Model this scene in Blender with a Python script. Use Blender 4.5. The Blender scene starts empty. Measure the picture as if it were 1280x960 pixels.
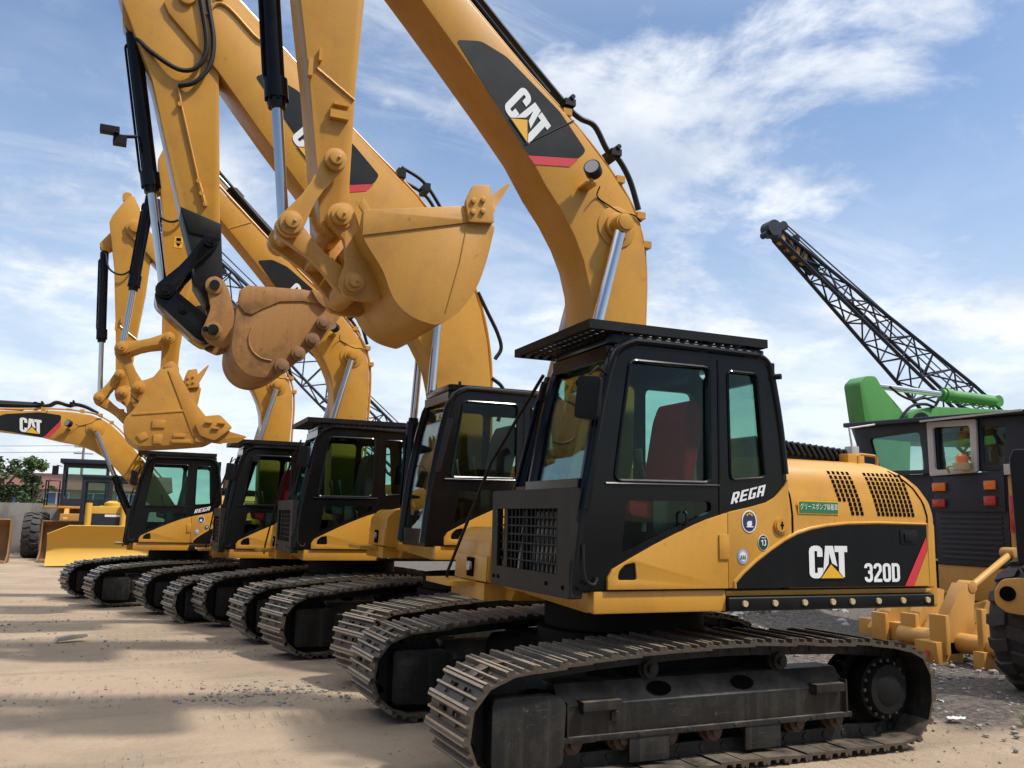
import bpy, bmesh, math, random
from math import sin, cos, pi, radians, atan2, sqrt, hypot
from mathutils import Vector, Matrix
from mathutils.geometry import tessellate_polygon

random.seed(7)
scene = bpy.context.scene
COL = scene.collection

# ------------------------------------------------------------------ materials
def new_mat(name):
    m = bpy.data.materials.new(name); m.use_nodes = True
    nt = m.node_tree
    for n in list(nt.nodes):
        nt.nodes.remove(n)
    out = nt.nodes.new('ShaderNodeOutputMaterial')
    return m, nt, out

def paint(name, col, rough=0.4, metal=0.0, dirt=None, dirt_amt=0.3, dirt_scale=3.0, fine=0.08, bump=0.0, bump_scale=60,
          streak=0.0, coat=0.0, rough_var=0.12, dust_up=None, spec=0.5, scratch=0.0, scratch_col=(0.16, 0.10, 0.05)):
    """painted / worn surface: base colour broken by object-space noise, streaks, and dust lying on faces that look up"""
    m, nt, out = new_mat(name)
    N, L = nt.nodes.new, nt.links.new
    b = N('ShaderNodeBsdfPrincipled')
    b.inputs['Metallic'].default_value = metal
    b.inputs['Coat Weight'].default_value = coat
    b.inputs['Specular IOR Level'].default_value = spec
    L(b.outputs[0], out.inputs[0])
    tc = N('ShaderNodeTexCoord')
    n1 = N('ShaderNodeTexNoise'); n1.inputs['Scale'].default_value = dirt_scale; n1.inputs['Detail'].default_value = 8; n1.inputs['Roughness'].default_value = 0.65
    L(tc.outputs['Object'], n1.inputs['Vector'])
    n2 = N('ShaderNodeTexNoise'); n2.inputs['Scale'].default_value = 38; n2.inputs['Detail'].default_value = 5
    L(tc.outputs['Object'], n2.inputs['Vector'])
    cr = N('ShaderNodeMapRange'); cr.inputs[1].default_value = 0.48; cr.inputs[2].default_value = 0.75
    L(n1.outputs['Fac'], cr.inputs[0])
    ml = N('ShaderNodeMath'); ml.operation = 'MULTIPLY'; ml.inputs[1].default_value = dirt_amt
    L(cr.outputs[0], ml.inputs[0])
    mx = N('ShaderNodeMix'); mx.data_type = 'RGBA'
    mx.inputs[6].default_value = (*col, 1)
    d = dirt or tuple(c * 0.6 for c in col)
    mx.inputs[7].default_value = (*d, 1)
    L(ml.outputs[0], mx.inputs[0])
    last = mx.outputs[2]
    if streak > 0:
        mp = N('ShaderNodeMapping'); mp.inputs['Scale'].default_value = (22, 22, 0.9)
        L(tc.outputs['Object'], mp.inputs[0])
        n3 = N('ShaderNodeTexNoise'); n3.inputs['Scale'].default_value = 1; n3.inputs['Detail'].default_value = 4
        L(mp.outputs[0], n3.inputs['Vector'])
        r3 = N('ShaderNodeMapRange'); r3.inputs[1].default_value = 0.5; r3.inputs[2].default_value = 0.8; r3.inputs[4].default_value = streak
        L(n3.outputs['Fac'], r3.inputs[0])
        m3 = N('ShaderNodeMix'); m3.data_type = 'RGBA'; m3.inputs[7].default_value = (*d, 1)
        L(r3.outputs[0], m3.inputs[0]); L(last, m3.inputs[6]); last = m3.outputs[2]
    if dust_up:
        ge = N('ShaderNodeNewGeometry'); sx = N('ShaderNodeSeparateXYZ'); L(ge.outputs['Normal'], sx.inputs[0])
        r4 = N('ShaderNodeMapRange'); r4.inputs[1].default_value = 0.35; r4.inputs[2].default_value = 0.95; r4.inputs[4].default_value = dust_up[1]
        L(sx.outputs['Z'], r4.inputs[0])
        q = N('ShaderNodeMath'); q.operation = 'MULTIPLY'; L(r4.outputs[0], q.inputs[0])
        rq = N('ShaderNodeMapRange'); rq.inputs[1].default_value = 0.3; rq.inputs[2].default_value = 0.65; L(n1.outputs['Fac'], rq.inputs[0]); L(rq.outputs[0], q.inputs[1])
        m4 = N('ShaderNodeMix'); m4.data_type = 'RGBA'; m4.inputs[7].default_value = (*dust_up[0], 1)
        L(q.outputs[0], m4.inputs[0]); L(last, m4.inputs[6]); last = m4.outputs[2]
    if scratch > 0:                      # thin scuffs and chips, each group running its own way
        acc = None
        for rot_, sc_, lo in (((.4, .9, .2), (5, 5, 120), .625), ((1.3, .2, .8), (7, 130, 7), .635), ((0, 0, 0), (9, 9, 9), .665)):
            mp = N('ShaderNodeMapping'); mp.inputs['Rotation'].default_value = rot_; mp.inputs['Scale'].default_value = sc_
            L(tc.outputs['Object'], mp.inputs[0])
            n5 = N('ShaderNodeTexNoise'); n5.inputs['Scale'].default_value = 1; n5.inputs['Detail'].default_value = 6; n5.inputs['Roughness'].default_value = 0.7
            L(mp.outputs[0], n5.inputs['Vector'])
            r5 = N('ShaderNodeMapRange'); r5.inputs[1].default_value = lo; r5.inputs[2].default_value = lo + .05; r5.inputs[4].default_value = scratch
            L(n5.outputs['Fac'], r5.inputs[0])
            if acc is None: acc = r5.outputs[0]
            else:
                mm = N('ShaderNodeMath'); mm.operation = 'MAXIMUM'; L(acc, mm.inputs[0]); L(r5.outputs[0], mm.inputs[1]); acc = mm.outputs[0]
        m5 = N('ShaderNodeMix'); m5.data_type = 'RGBA'; m5.inputs[7].default_value = (*scratch_col, 1)
        L(acc, m5.inputs[0]); L(last, m5.inputs[6]); last = m5.outputs[2]
    # fine value variation
    r2 = N('ShaderNodeMapRange'); r2.inputs[3].default_value = 1 - fine; r2.inputs[4].default_value = 1 + fine
    L(n2.outputs['Fac'], r2.inputs[0])
    vm = N('ShaderNodeVectorMath'); vm.operation = 'SCALE'
    L(last, vm.inputs[0]); L(r2.outputs[0], vm.inputs['Scale'])
    L(vm.outputs[0], b.inputs['Base Color'])
    rr = N('ShaderNodeMapRange'); rr.inputs[3].default_value = max(0.03, rough - rough_var); rr.inputs[4].default_value = min(1, rough + rough_var)
    L(n1.outputs['Fac'], rr.inputs[0]); L(rr.outputs[0], b.inputs['Roughness'])
    if bump > 0:
        bp = N('ShaderNodeBump'); bp.inputs['Strength'].default_value = bump; bp.inputs['Distance'].default_value = 0.01
        nb = N('ShaderNodeTexNoise'); nb.inputs['Scale'].default_value = bump_scale; nb.inputs['Detail'].default_value = 6
        L(tc.outputs['Object'], nb.inputs['Vector']); L(nb.outputs['Fac'], bp.inputs['Height']); L(bp.outputs[0], b.inputs['Normal'])
    return m

def glass(name, tint, refl=0.9, rough=0.01):
    m, nt, out = new_mat(name)
    N, L = nt.nodes.new, nt.links.new
    t = N('ShaderNodeBsdfTransparent'); t.inputs[0].default_value = (*tint, 1)
    g = N('ShaderNodeBsdfGlossy'); g.inputs['Roughness'].default_value = rough; g.inputs[0].default_value = (refl, refl, refl, 1)
    f = N('ShaderNodeFresnel'); f.inputs[0].default_value = 1.5
    mx = N('ShaderNodeMixShader'); fm = N('ShaderNodeMath'); fm.operation = 'MULTIPLY'; fm.inputs[1].default_value = .45; L(f.outputs[0], fm.inputs[0]); L(fm.outputs[0], mx.inputs[0]); L(t.outputs[0], mx.inputs[1]); L(g.outputs[0], mx.inputs[2])
    L(mx.outputs[0], out.inputs[0])
    return m

DUST = (0.30, 0.235, 0.165)
M = {}
M['yellow'] = paint('machine_yellow', (0.555, 0.272, 0.038), 0.30, dirt=(0.37, 0.165, 0.036), dirt_amt=0.55, scratch=0.32, dirt_scale=2.2, fine=0.05, streak=0.12, bump=0.03, bump_scale=14, dust_up=((0.45, 0.29, 0.11), 0.25))
M['yellow_worn'] = paint('bucket_yellow', (0.53, 0.258, 0.043), 0.42, dirt=(0.36, 0.165, 0.035), dirt_amt=0.55, dirt_scale=3.5, fine=0.08, streak=0.2, bump=0.03, bump_scale=16, scratch=0.6)
M['yellow_old'] = paint('old_bucket_yellow', (0.37, 0.175, 0.045), 0.6, dirt=(0.10, 0.045, 0.025), dirt_amt=1.0, dirt_scale=2.6, fine=0.14, streak=0.35, bump=0.08, bump_scale=18, scratch=0.7, scratch_col=(0.09, 0.05, 0.03))
M['yellow_brown'] = paint('brown_loader_yellow', (0.24, 0.12, 0.045), 0.7, dirt=(0.10, 0.05, 0.03), dirt_amt=0.8, dirt_scale=2.5, streak=0.4, scratch=0.5)  # dull brownish yellow with darker blotches, streaks and scuffs
M['worn_edge'] = paint('bare_worn_steel', (0.20, 0.17, 0.14), 0.45, metal=0.5, dirt=(0.14, 0.07, 0.04), dirt_amt=0.7, dirt_scale=9)
M['yellow_bright'] = paint('bright_yellow', (0.56, 0.315, 0.035), 0.45, dirt=(0.48, 0.28, 0.06), dirt_amt=0.4, dirt_scale=2, streak=0.1)
M['yellow_grader'] = paint('road_machine_yellow', (0.50, 0.255, 0.055), 0.5, dirt=(0.30, 0.155, 0.06), dirt_amt=0.6, dirt_scale=3, streak=0.2, bump=0.06, bump_scale=20)
M['black'] = paint('gloss_black', (0.0045, 0.0045, 0.0055), 0.16, dirt=(0.010, 0.009, 0.008), dirt_amt=0.5, dirt_scale=3, fine=0.1, rough_var=0.08, bump=0.02, bump_scale=8, spec=0.32)
M['black_matt'] = paint('matt_black', (0.007, 0.007, 0.008), 0.5, dirt=(0.016, 0.014, 0.012), dirt_amt=0.6, dirt_scale=4, fine=0.15, spec=0.25)
M['panel_black'] = paint('panel_black', (0.0055, 0.0055, 0.006), 0.36, dirt=(0.014, 0.0125, 0.011), dirt_amt=0.5, streak=0.25, spec=0.25)
M['guard_brown'] = paint('guard_brown_black', (0.017, 0.0135, 0.0115), 0.5, spec=0.3, dirt=(0.03, 0.024, 0.019), dirt_amt=0.5, fine=0.15)
M['decal_black'] = paint('decal_charcoal', (0.012, 0.0125, 0.0145), 0.42, dirt=(0.022, 0.021, 0.019), dirt_amt=0.5, streak=0.1, spec=0.3)
M['rubber'] = paint('black_rubber', (0.008, 0.008, 0.008), 0.55, dirt=(0.02, 0.018, 0.015), dirt_amt=0.4, spec=0.3)
M['black_under'] = paint('black_and_shade', (0.006, 0.0055, 0.005), 0.7, dirt=(0.016, 0.013, 0.010), dirt_amt=0.6, spec=0.2)  # sprocket's own black; ring and car body have under-deck shade put into it
M['steel_worn'] = paint('worn_grouser_steel', (0.42, 0.345, 0.25), 0.34, metal=0.4, dirt=(0.17, 0.125, 0.085), dirt_amt=0.5, dirt_scale=14, fine=0.2)
M['tyre'] = paint('dusty_tyre', (0.034, 0.033, 0.033), 0.8, dirt=(0.075, 0.066, 0.056), dirt_amt=0.7, dirt_scale=6, fine=0.2, bump=0.15, bump_scale=70, dust_up=((0.12, 0.10, 0.08), 0.4))
M['steel'] = paint('track_steel', (0.075, 0.058, 0.041), 0.46, metal=0.12, dirt=(0.04, 0.029, 0.021), dirt_amt=0.8, dirt_scale=9, fine=0.25, bump=0.25, bump_scale=45, dust_up=(DUST, 0.16))
M['steel_dark'] = paint('track_frame_dark', (0.011, 0.0105, 0.0098), 0.5, metal=0.0, dirt=(0.055, 0.045, 0.035), dirt_amt=0.5, dirt_scale=5, fine=0.25, streak=0.6, scratch=0.6, scratch_col=(0.10, 0.085, 0.07), bump=0.12, bump_scale=40, spec=0.35, dust_up=((0.17, 0.135, 0.10), 0.9))
M['rust'] = paint('rusty_roller', (0.075, 0.038, 0.022), 0.7, dirt=(0.03, 0.024, 0.02), dirt_amt=0.7, dirt_scale=12, fine=0.3, bump=0.3)
M['chrome'] = paint('chrome_rod', (0.82, 0.83, 0.85), 0.12, metal=1.0, dirt=(0.5, 0.48, 0.45), dirt_amt=0.25, rough_var=0.06, fine=0.03)
M['bolt'] = paint('bolt_cream', (0.52, 0.40, 0.22), 0.5)
M['white'] = paint('decal_white', (0.78, 0.78, 0.77), 0.5, fine=0.04, dirt=(0.6, 0.58, 0.54), dirt_amt=0.4)
M['decal_yellow'] = paint('decal_yellow', (0.80, 0.43, 0.025), 0.45, fine=0.03)
M['decal_red'] = paint('decal_red', (0.60, 0.035, 0.05), 0.45, fine=0.04)
M['navy'] = paint('sticker_navy', (0.025, 0.035, 0.10), 0.5)
M['sky_blue'] = paint('sticker_blue', (0.20, 0.36, 0.62), 0.5)
M['pink'] = paint('sticker_pink', (0.72, 0.45, 0.55), 0.5)
M['green'] = paint('sticker_green', (0.03, 0.17, 0.07), 0.5)
M['dark_green'] = paint('sticker_dark_green', (0.015, 0.045, 0.03), 0.5)
M['hole'] = paint('grille_hole', (0.004, 0.003, 0.0025), 0.9, spec=0.05)
M['seat_red'] = paint('seat_red_cloth', (0.62, 0.016, 0.035), 0.85, fine=0.2)
M['cab_grey'] = paint('cab_interior_grey', (0.06, 0.062, 0.065), 0.7)
M['glass'] = glass('cab_glass_green', (0.70, 0.86, 0.81))
M['glass_grey'] = glass('cab_glass_grey', (0.70, 0.78, 0.73))
M['lens'] = paint('lamp_lens', (0.30, 0.29, 0.28), 0.10, coat=0.6)
M['orange'] = paint('orange_lens', (0.75, 0.17, 0.02), 0.2, coat=0.7)
M['red_lens'] = paint('red_lens', (0.42, 0.02, 0.025), 0.2, coat=0.7)
M['green_paint'] = paint('excavator_green', (0.07, 0.26, 0.055), 0.5, dirt=(0.05, 0.14, 0.045), dirt_amt=0.7, dirt_scale=1.2, streak=0.3, scratch=0.5, scratch_col=(0.10, 0.09, 0.06))
M['crane_dark'] = paint('crane_dark_blue', (0.014, 0.018, 0.032), 0.5)
M['frame_white'] = paint('window_frame_white', (0.50, 0.46, 0.43), 0.5, dirt=(0.25, 0.2, 0.17), dirt_amt=0.6)
M['concrete'] = paint('stained_concrete', (0.21, 0.195, 0.175), 0.9, dirt=(0.075, 0.07, 0.062), dirt_amt=0.9, dirt_scale=1.1, fine=0.2, streak=0.2, bump=0.3, bump_scale=8)
M['roof_red'] = paint('roof_red_tiles', (0.15, 0.055, 0.04), 0.8, fine=0.2)
M['house_white'] = paint('house_wall_white', (0.36, 0.35, 0.33), 0.8)
M['pane_blue'] = paint('house_pane', (0.10, 0.20, 0.38), 0.15)
M['bark'] = paint('bark', (0.09, 0.065, 0.045), 0.9, bump=0.4, bump_scale=20)
M['leaf_a'] = paint('leaf_dark', (0.035, 0.075, 0.022), 0.6, fine=0.4)
M['leaf_b'] = paint('leaf_light', (0.075, 0.13, 0.035), 0.6, fine=0.4)
M['stone'] = paint('gravel_grey', (0.26, 0.235, 0.205), 0.9, dirt=(0.15, 0.13, 0.11), dirt_amt=0.7, dirt_scale=2, fine=0.2)
M['rubble'] = paint('rubble_pale', (0.33, 0.325, 0.32), 0.9, dirt=(0.17, 0.155, 0.14), dirt_amt=0.7, dirt_scale=2.5, fine=0.2, bump=0.3)
M['wood'] = paint('pale_wood', (0.46, 0.39, 0.31), 0.8, dirt=(0.2, 0.15, 0.1), dirt_amt=0.6, dirt_scale=8)
M['plastic_white'] = paint('litter_white', (0.60, 0.62, 0.61), 0.6)
M['wire'] = paint('wire_grey', (0.05, 0.05, 0.055), 0.6)
M['pipe_white'] = paint('hydraulic_pipe_white', (0.46, 0.44, 0.40), 0.45, dirt=(0.2, 0.17, 0.13), dirt_amt=0.5)

# ------------------------------------------------------------------ mesh helpers
def BM():
    return bmesh.new()

def prism(bm, poly, a0, a1, axis='y', mat=0, M4=None):
    """polygon (2D) extruded along an axis: 'y' -> (x,z), 'x' -> (y,z), 'z' -> (x,y)"""
    def P(p, a):
        v = {'y': (p[0], a, p[1]), 'x': (a, p[0], p[1]), 'z': (p[0], p[1], a)}[axis]
        v = Vector(v)
        return M4 @ v if M4 is not None else v
    v0 = [bm.verts.new(P(p, a0)) for p in poly]
    v1 = [bm.verts.new(P(p, a1)) for p in poly]
    n = len(poly); fs = []
    for i in range(n):
        j = (i + 1) % n
        fs.append(bm.faces.new((v0[i], v0[j], v1[j], v1[i])))
    fs.append(bm.faces.new(v0[::-1])); fs.append(bm.faces.new(v1))
    for f in fs: f.material_index = mat
    return fs

def plate(bm, outer, holes, a0, a1, axis='y', mat=0):
    """plate with openings"""
    def P(p, a):
        return Vector({'y': (p[0], a, p[1]), 'x': (a, p[0], p[1]), 'z': (p[0], p[1], a)}[axis])
    loops = [outer] + holes
    tris = tessellate_polygon([[Vector((p[0], p[1], 0)) for p in l] for l in loops])
    flat = [p for l in loops for p in l]
    v0 = [bm.verts.new(P(p, a0)) for p in flat]; v1 = [bm.verts.new(P(p, a1)) for p in flat]
    for t in tris:
        try:
            bm.faces.new((v0[t[0]], v0[t[1]], v0[t[2]])).material_index = mat
            bm.faces.new((v1[t[2]], v1[t[1]], v1[t[0]])).material_index = mat
        except ValueError:
            pass
    k = 0
    for l in loops:
        n = len(l)
        for i in range(n):
            a, b = k + i, k + (i + 1) % n
            bm.faces.new((v0[a], v0[b], v1[b], v1[a])).material_index = mat
        k += n

def box(bm, x0, x1, y0, y1, z0, z1, mat=0, M4=None):
    return prism(bm, [(x0, z0), (x1, z0), (x1, z1), (x0, z1)], y0, y1, 'y', mat, M4)

def frame_of(d):
    d = d.normalized()
    u = Vector((0, 0, 1)) if abs(d.z) < 0.9 else Vector((1, 0, 0))
    a = d.cross(u).normalized(); b = d.cross(a).normalized()
    return a, b

def cyl(bm, p0, p1, r0, r1=None, seg=16, mat=0, caps=True):
    p0, p1 = Vector(p0), Vector(p1); r1 = r0 if r1 is None else r1
    a, b = frame_of(p1 - p0)
    R0 = [bm.verts.new(p0 + (a * cos(2 * pi * i / seg) + b * sin(2 * pi * i / seg)) * r0) for i in range(seg)]
    R1 = [bm.verts.new(p1 + (a * cos(2 * pi * i / seg) + b * sin(2 * pi * i / seg)) * r1) for i in range(seg)]
    for i in range(seg):
        j = (i + 1) % seg
        bm.faces.new((R0[i], R0[j], R1[j], R1[i])).material_index = mat
    if caps:
        bm.faces.new(R0[::-1]).material_index = mat; bm.faces.new(R1).material_index = mat

def smooth_path(pts, n=6):
    pts = [Vector(p) for p in pts]
    if len(pts) < 3: return pts
    out = []
    for i in range(len(pts) - 1):
        p0 = pts[i - 1] if i else pts[i] * 2 - pts[i + 1]
        p1, p2 = pts[i], pts[i + 1]
        p3 = pts[i + 2] if i + 2 < len(pts) else p2 * 2 - p1
        for k in range(n):
            t = k / n
            out.append(0.5 * ((2 * p1) + (p2 - p0) * t + (2 * p0 - 5 * p1 + 4 * p2 - p3) * t * t + (3 * p1 - p0 - 3 * p2 + p3) * t ** 3))
    out.append(pts[-1]); return out

def tube(bm, pts, r, seg=8, mat=0, n=0):
    pts = smooth_path(pts, n) if n else [Vector(p) for p in pts]
    rings = []; a = None
    for i, p in enumerate(pts):
        d = (pts[min(i + 1, len(pts) - 1)] - pts[max(i - 1, 0)]).normalized()
        if a is None: a, b = frame_of(d)
        else:
            a = (a - d * a.dot(d)).normalized(); b = d.cross(a)
        rings.append([bm.verts.new(p + (a * cos(2 * pi * k / seg) + b * sin(2 * pi * k / seg)) * r) for k in range(seg)])
    for q in range(len(rings) - 1):
        for k in range(seg):
            j = (k + 1) % seg
            bm.faces.new((rings[q][k], rings[q][j], rings[q + 1][j], rings[q + 1][k])).material_index = mat
    bm.faces.new(rings[0][::-1]).material_index = mat; bm.faces.new(rings[-1]).material_index = mat

def disc(bm, c, r, th, axis='y', seg=24, mat=0):
    c = Vector(c); d = {'x': Vector((1, 0, 0)), 'y': Vector((0, 1, 0)), 'z': Vector((0, 0, 1))}[axis]
    cyl(bm, c - d * th / 2, c + d * th / 2, r, seg=seg, mat=mat)

def rounded(poly, r, n=4):
    """round the corners of a polygon"""
    out = []; N = len(poly)
    for i in range(N):
        p = Vector(poly[i]); a = Vector(poly[i - 1]); b = Vector(poly[(i + 1) % N])
        da, db = a - p, b - p
        rr = min(r, da.length * 0.45, db.length * 0.45)
        q0 = p + da.normalized() * rr; q1 = p + db.normalized() * rr
        for k in range(n + 1):
            t = k / n
            out.append(tuple((1 - t) ** 2 * q0 + 2 * t * (1 - t) * p + t * t * q1))
    return out

def finish(bm, bevel=0.0, seg=2, ang=0.6):
    bmesh.ops.remove_doubles(bm, verts=bm.verts, dist=1e-5)
    bmesh.ops.recalc_face_normals(bm, faces=bm.faces)
    if bevel > 0:
        es = [e for e in bm.edges if e.is_manifold and e.calc_face_angle(0) > 0.5]
        try:
            bmesh.ops.bevel(bm, geom=es, offset=bevel, segments=seg, affect='EDGES', profile=0.6, clamp_overlap=True)
        except Exception:
            pass
    for f in bm.faces: f.smooth = True
    for e in bm.edges:
        e.smooth = e.calc_face_angle(3.0) < ang if e.is_manifold else False

CACHE = {}
def obj(name, bm, mats, parent=None, bevel=0.0, seg=2, key=None, label=None):
    """link one mesh object; a key makes repeats share their mesh data"""
    if key is not None and key in CACHE:
        me = CACHE[key]
    else:
        if callable(bm): bm = bm()
        finish(bm, bevel, seg)
        me = bpy.data.meshes.new(name); bm.to_mesh(me); bm.free()
        for m in (mats if isinstance(mats, (list, tuple)) else [mats]): me.materials.append(M[m])
        if key is not None: CACHE[key] = me
    o = bpy.data.objects.new(name, me); COL.objects.link(o)
    if parent is not None: o.parent = parent
    if label: o['label'] = label
    return o

def thing(name, label, cat, loc=(0, 0, 0), rz=0, group=None):
    o = bpy.data.objects.new(name, None); COL.objects.link(o)
    o.location = loc; o.rotation_euler = (0, 0, rz); o.empty_display_size = 0.3
    o['label'] = label; o['category'] = cat
    if group: o['group'] = group
    return o

def tag(o, label, cat, group=None):
    o['label'] = label; o['category'] = cat
    if group: o['group'] = group
    return o

# ------------------------------------------------------------------ lettering (flat stencils, u right / v up, unit height)
def stroke_letter(paths, w):
    quads = []
    for path in paths:
        pts = []
        for p in path:
            p = Vector(p)
            if not pts or (p - pts[-1]).length > 1e-4: pts.append(p)
        n = len(pts); L, R = [], []
        closed = (pts[0] - pts[-1]).length < 1e-6
        for i, p in enumerate(pts):
            if closed:
                a = pts[i - 1] if i else pts[-2]; b = pts[i + 1] if i < n - 1 else pts[1]
                d0 = (p - a).normalized(); d1 = (b - p).normalized()
            else:
                d0 = (p - pts[i - 1]).normalized() if i else (pts[1] - p).normalized()
                d1 = (pts[i + 1] - p).normalized() if i < n - 1 else d0
            n0 = Vector((-d0.y, d0.x)); n1 = Vector((-d1.y, d1.x))
            mi = (n0 + n1)
            mi = mi.normalized() if mi.length > 1e-6 else n0
            k = min(1.6, 1 / max(0.35, mi.dot(n0)))
            L.append(p + mi * w / 2 * k); R.append(p - mi * w / 2 * k)
        for i in range(n - 1):
            quads.append([tuple(L[i]), tuple(L[i + 1]), tuple(R[i + 1]), tuple(R[i])])
    return quads

def arcp(cx, cy, rx, ry, a0, a1, n=8):
    return [(cx + rx * cos(radians(a0 + (a1 - a0) * i / n)), cy + ry * sin(radians(a0 + (a1 - a0) * i / n))) for i in range(n + 1)]

def glyph(ch):
    """bold condensed capitals and digits, stroke centre lines in a 0.5 x 1 cell"""
    w = 0.17
    t, b, l, r = 1 - w / 2, w / 2, w / 2, 0.5 - w / 2
    k = 0.13
    if ch == '3': ps = [[(l, 0.74), (l, t - k)] + arcp(l + k, t - k, k, k, 180, 90, 3)[1:] + arcp(r - k, t - k, k, k, 90, 0, 3) + arcp(r - k, 0.62, k, 0.1, 0, -90, 3) + [(0.22, 0.52)],
                        [(0.22, 0.52), (r - k, 0.52)] + arcp(r - k, 0.42, k, 0.1, 90, 0, 3)[1:] + arcp(r - k, b + k, k, k, 0, -90, 3) + arcp(l + k, b + k, k, k, -90, -180, 3) + [(l, 0.27)]]
    elif ch == '2': ps = [[(l, 0.72), (l, t - k)] + arcp(l + k, t - k, k, k, 180, 90, 3)[1:] + arcp(r - k, t - k, k, k, 90, 0, 3) + [(r, 0.62), (l + 0.02, 0.2), (l + 0.02, b)], [(0.0, b), (0.5, b)]]
    elif ch in '0O': ps = [[(l, 0.5), (l, t - k)] + arcp(l + k, t - k, k, k, 180, 90, 3)[1:] + arcp(r - k, t - k, k, k, 90, 0, 3) + arcp(r - k, b + k, k, k, 0, -90, 3) + arcp(l + k, b + k, k, k, -90, -180, 3) + [(l, 0.5)]]
    elif ch == 'D': ps = [[(l, b), (r - k, b)] + arcp(r - k, b + k, k, k, -90, 0, 3)[1:] + arcp(r - k, t - k, k, k, 0, 90, 3) + [(l, t), (l, b)]]
    elif ch == 'R': ps = [[(l, 0), (l, t), (r - 0.06, t), (r, t - 0.08), (r, 0.5), (r - 0.06, 0.42), (l + 0.06, 0.42)], [(0.22, 0.42), (r + 0.02, 0)]]
    elif ch == 'E': ps = [[(0.5, t), (l, t), (l, b), (0.5, b)], [(l + 0.05, 0.5), (0.45, 0.5)]]
    elif ch == 'G': ps = [[(0.5, t), (l, t), (l, b), (r, b), (r, 0.42), (0.27, 0.42)]]
    elif ch == 'A': ps = [[(l, 0), (l, t), (r, t), (r, 0)], [(l + 0.05, 0.42), (r - 0.05, 0.42)]]
    else: ps = []
    return stroke_letter(ps, w)

def word(text, adv=0.58, slant=0.0, wx=1.0):
    out = []; u = 0
    for ch in text:
        if ch != ' ':
            for q in glyph(ch):
                out.append([((x * wx + u + slant * y), y) for x, y in q])
        u += adv * wx
    return out

def cat_mark():
    """three letters with the yellow triangle; unit height, width 1.19"""
    w = 0.165
    c = stroke_letter([[(0.335, 0.66), (0.335, 0.82)] + arcp(0.245, 0.83, 0.09, 0.09, 0, 90, 3) + [(0.175, 0.92)] + arcp(0.175, 0.83, 0.09, 0.09, 90, 180, 3) +
                       [(0.085, 0.17)] + arcp(0.175, 0.17, 0.09, 0.09, 180, 270, 3) + [(0.245, 0.08)] + arcp(0.245, 0.17, 0.09, 0.09, 270, 360, 3)[0:] + [(0.335, 0.32)]], w)
    white = c + [[(0.50, 1), (0.62, 1), (0.62, 0.78), (0.595, 0.44), (0.42, 0.16)],
                 [(0.62, 1), (0.745, 1), (0.865, 0.36), (0.70, 0.46), (0.62, 0.78)],
                 [(0.79, 1), (1.19, 1), (1.19, 0.81), (0.79, 0.81)],
                 [(0.915, 0.82), (1.09, 0.82), (1.09, 0.03), (1.04, 0.03), (0.915, 0.20)]]
    blk = [[(0.29, -0.035), (1.10, -0.035), (0.66, 0.50)]]
    yel = [[(0.345, -0.0), (1.045, -0.0), (0.66, 0.43)]]
    return white, blk, yel

def stencil(bm, polys, mapf, off, th=0.0015, mat=0):
    for k, p in enumerate(polys):
        vs = [bm.verts.new(mapf(u, v, off + k * 0.00006)) for u, v in p]
        try: bm.faces.new(vs).material_index = mat
        except ValueError: pass

def sticker(name, mats, layers, mapf, parent, label=None):
    """layers: list of polygon lists, each 2.2 mm above the one below"""
    bm = BM()
    for i, polys in enumerate(layers):
        stencil(bm, polys, mapf, 0.004 + 0.0022 * i, mat=i)
    me = bpy.data.meshes.new(name); bm.to_mesh(me); bm.free()
    for m in mats: me.materials.append(M[m])
    o = bpy.data.objects.new(name, me); COL.objects.link(o); o.parent = parent
    if label: o['label'] = label
    return o

def circ(cx, cy, r, n=28, ry=None):
    return [(cx + r * cos(2 * pi * i / n), cy + (ry or r) * sin(2 * pi * i / n)) for i in range(n)]

def side_map(ox, oz, sx, sz, y, shear=0.0):
    return lambda u, v, o: Vector((ox + sx * u, y - o, oz + sz * v + shear * u))

# ------------------------------------------------------------------ excavator: tracks
TRACK_PTS = [(1.935, 0.0), (2.077, 0.11), (2.150, 0.258), (2.178, 0.45), (2.15, 0.60), (2.09, 0.69), (1.902, 0.775), (1.586, 0.825), (0.974, 0.85), (0.229, 0.868),
             (-0.584, 0.835), (-0.921, 0.81), (-1.388, 0.765), (-1.623, 0.715), (-1.775, 0.60), (-1.84, 0.45), (-1.835, 0.33), (-1.79, 0.20), (-1.69, 0.09), (-1.50, 0.0)]
def track_loop(n):
    pts = [Vector((p[0], 0, p[1])) for p in TRACK_PTS]
    dense = smooth_path(pts, 6)
    dense += [dense[-1].lerp(dense[0], i / 30) for i in range(1, 31)]
    ds = [0]
    for i in range(1, len(dense)): ds.append(ds[-1] + (dense[i] - dense[i - 1]).length)
    tot = ds[-1]; res = []; j = 0
    def at(s):
        s %= tot
        lo, hi = 0, len(ds) - 1
        while hi - lo > 1:
            m = (lo + hi) // 2
            if ds[m] <= s: lo = m
            else: hi = m
        t = (s - ds[lo]) / max(1e-9, ds[hi] - ds[lo])
        return dense[lo].lerp(dense[hi], t)
    for i in range(n):
        s = tot * (i + 0.35) / n
        p0, p1 = at(s), at(s + tot / n)
        res.append((p0, p1))
    return res

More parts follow.
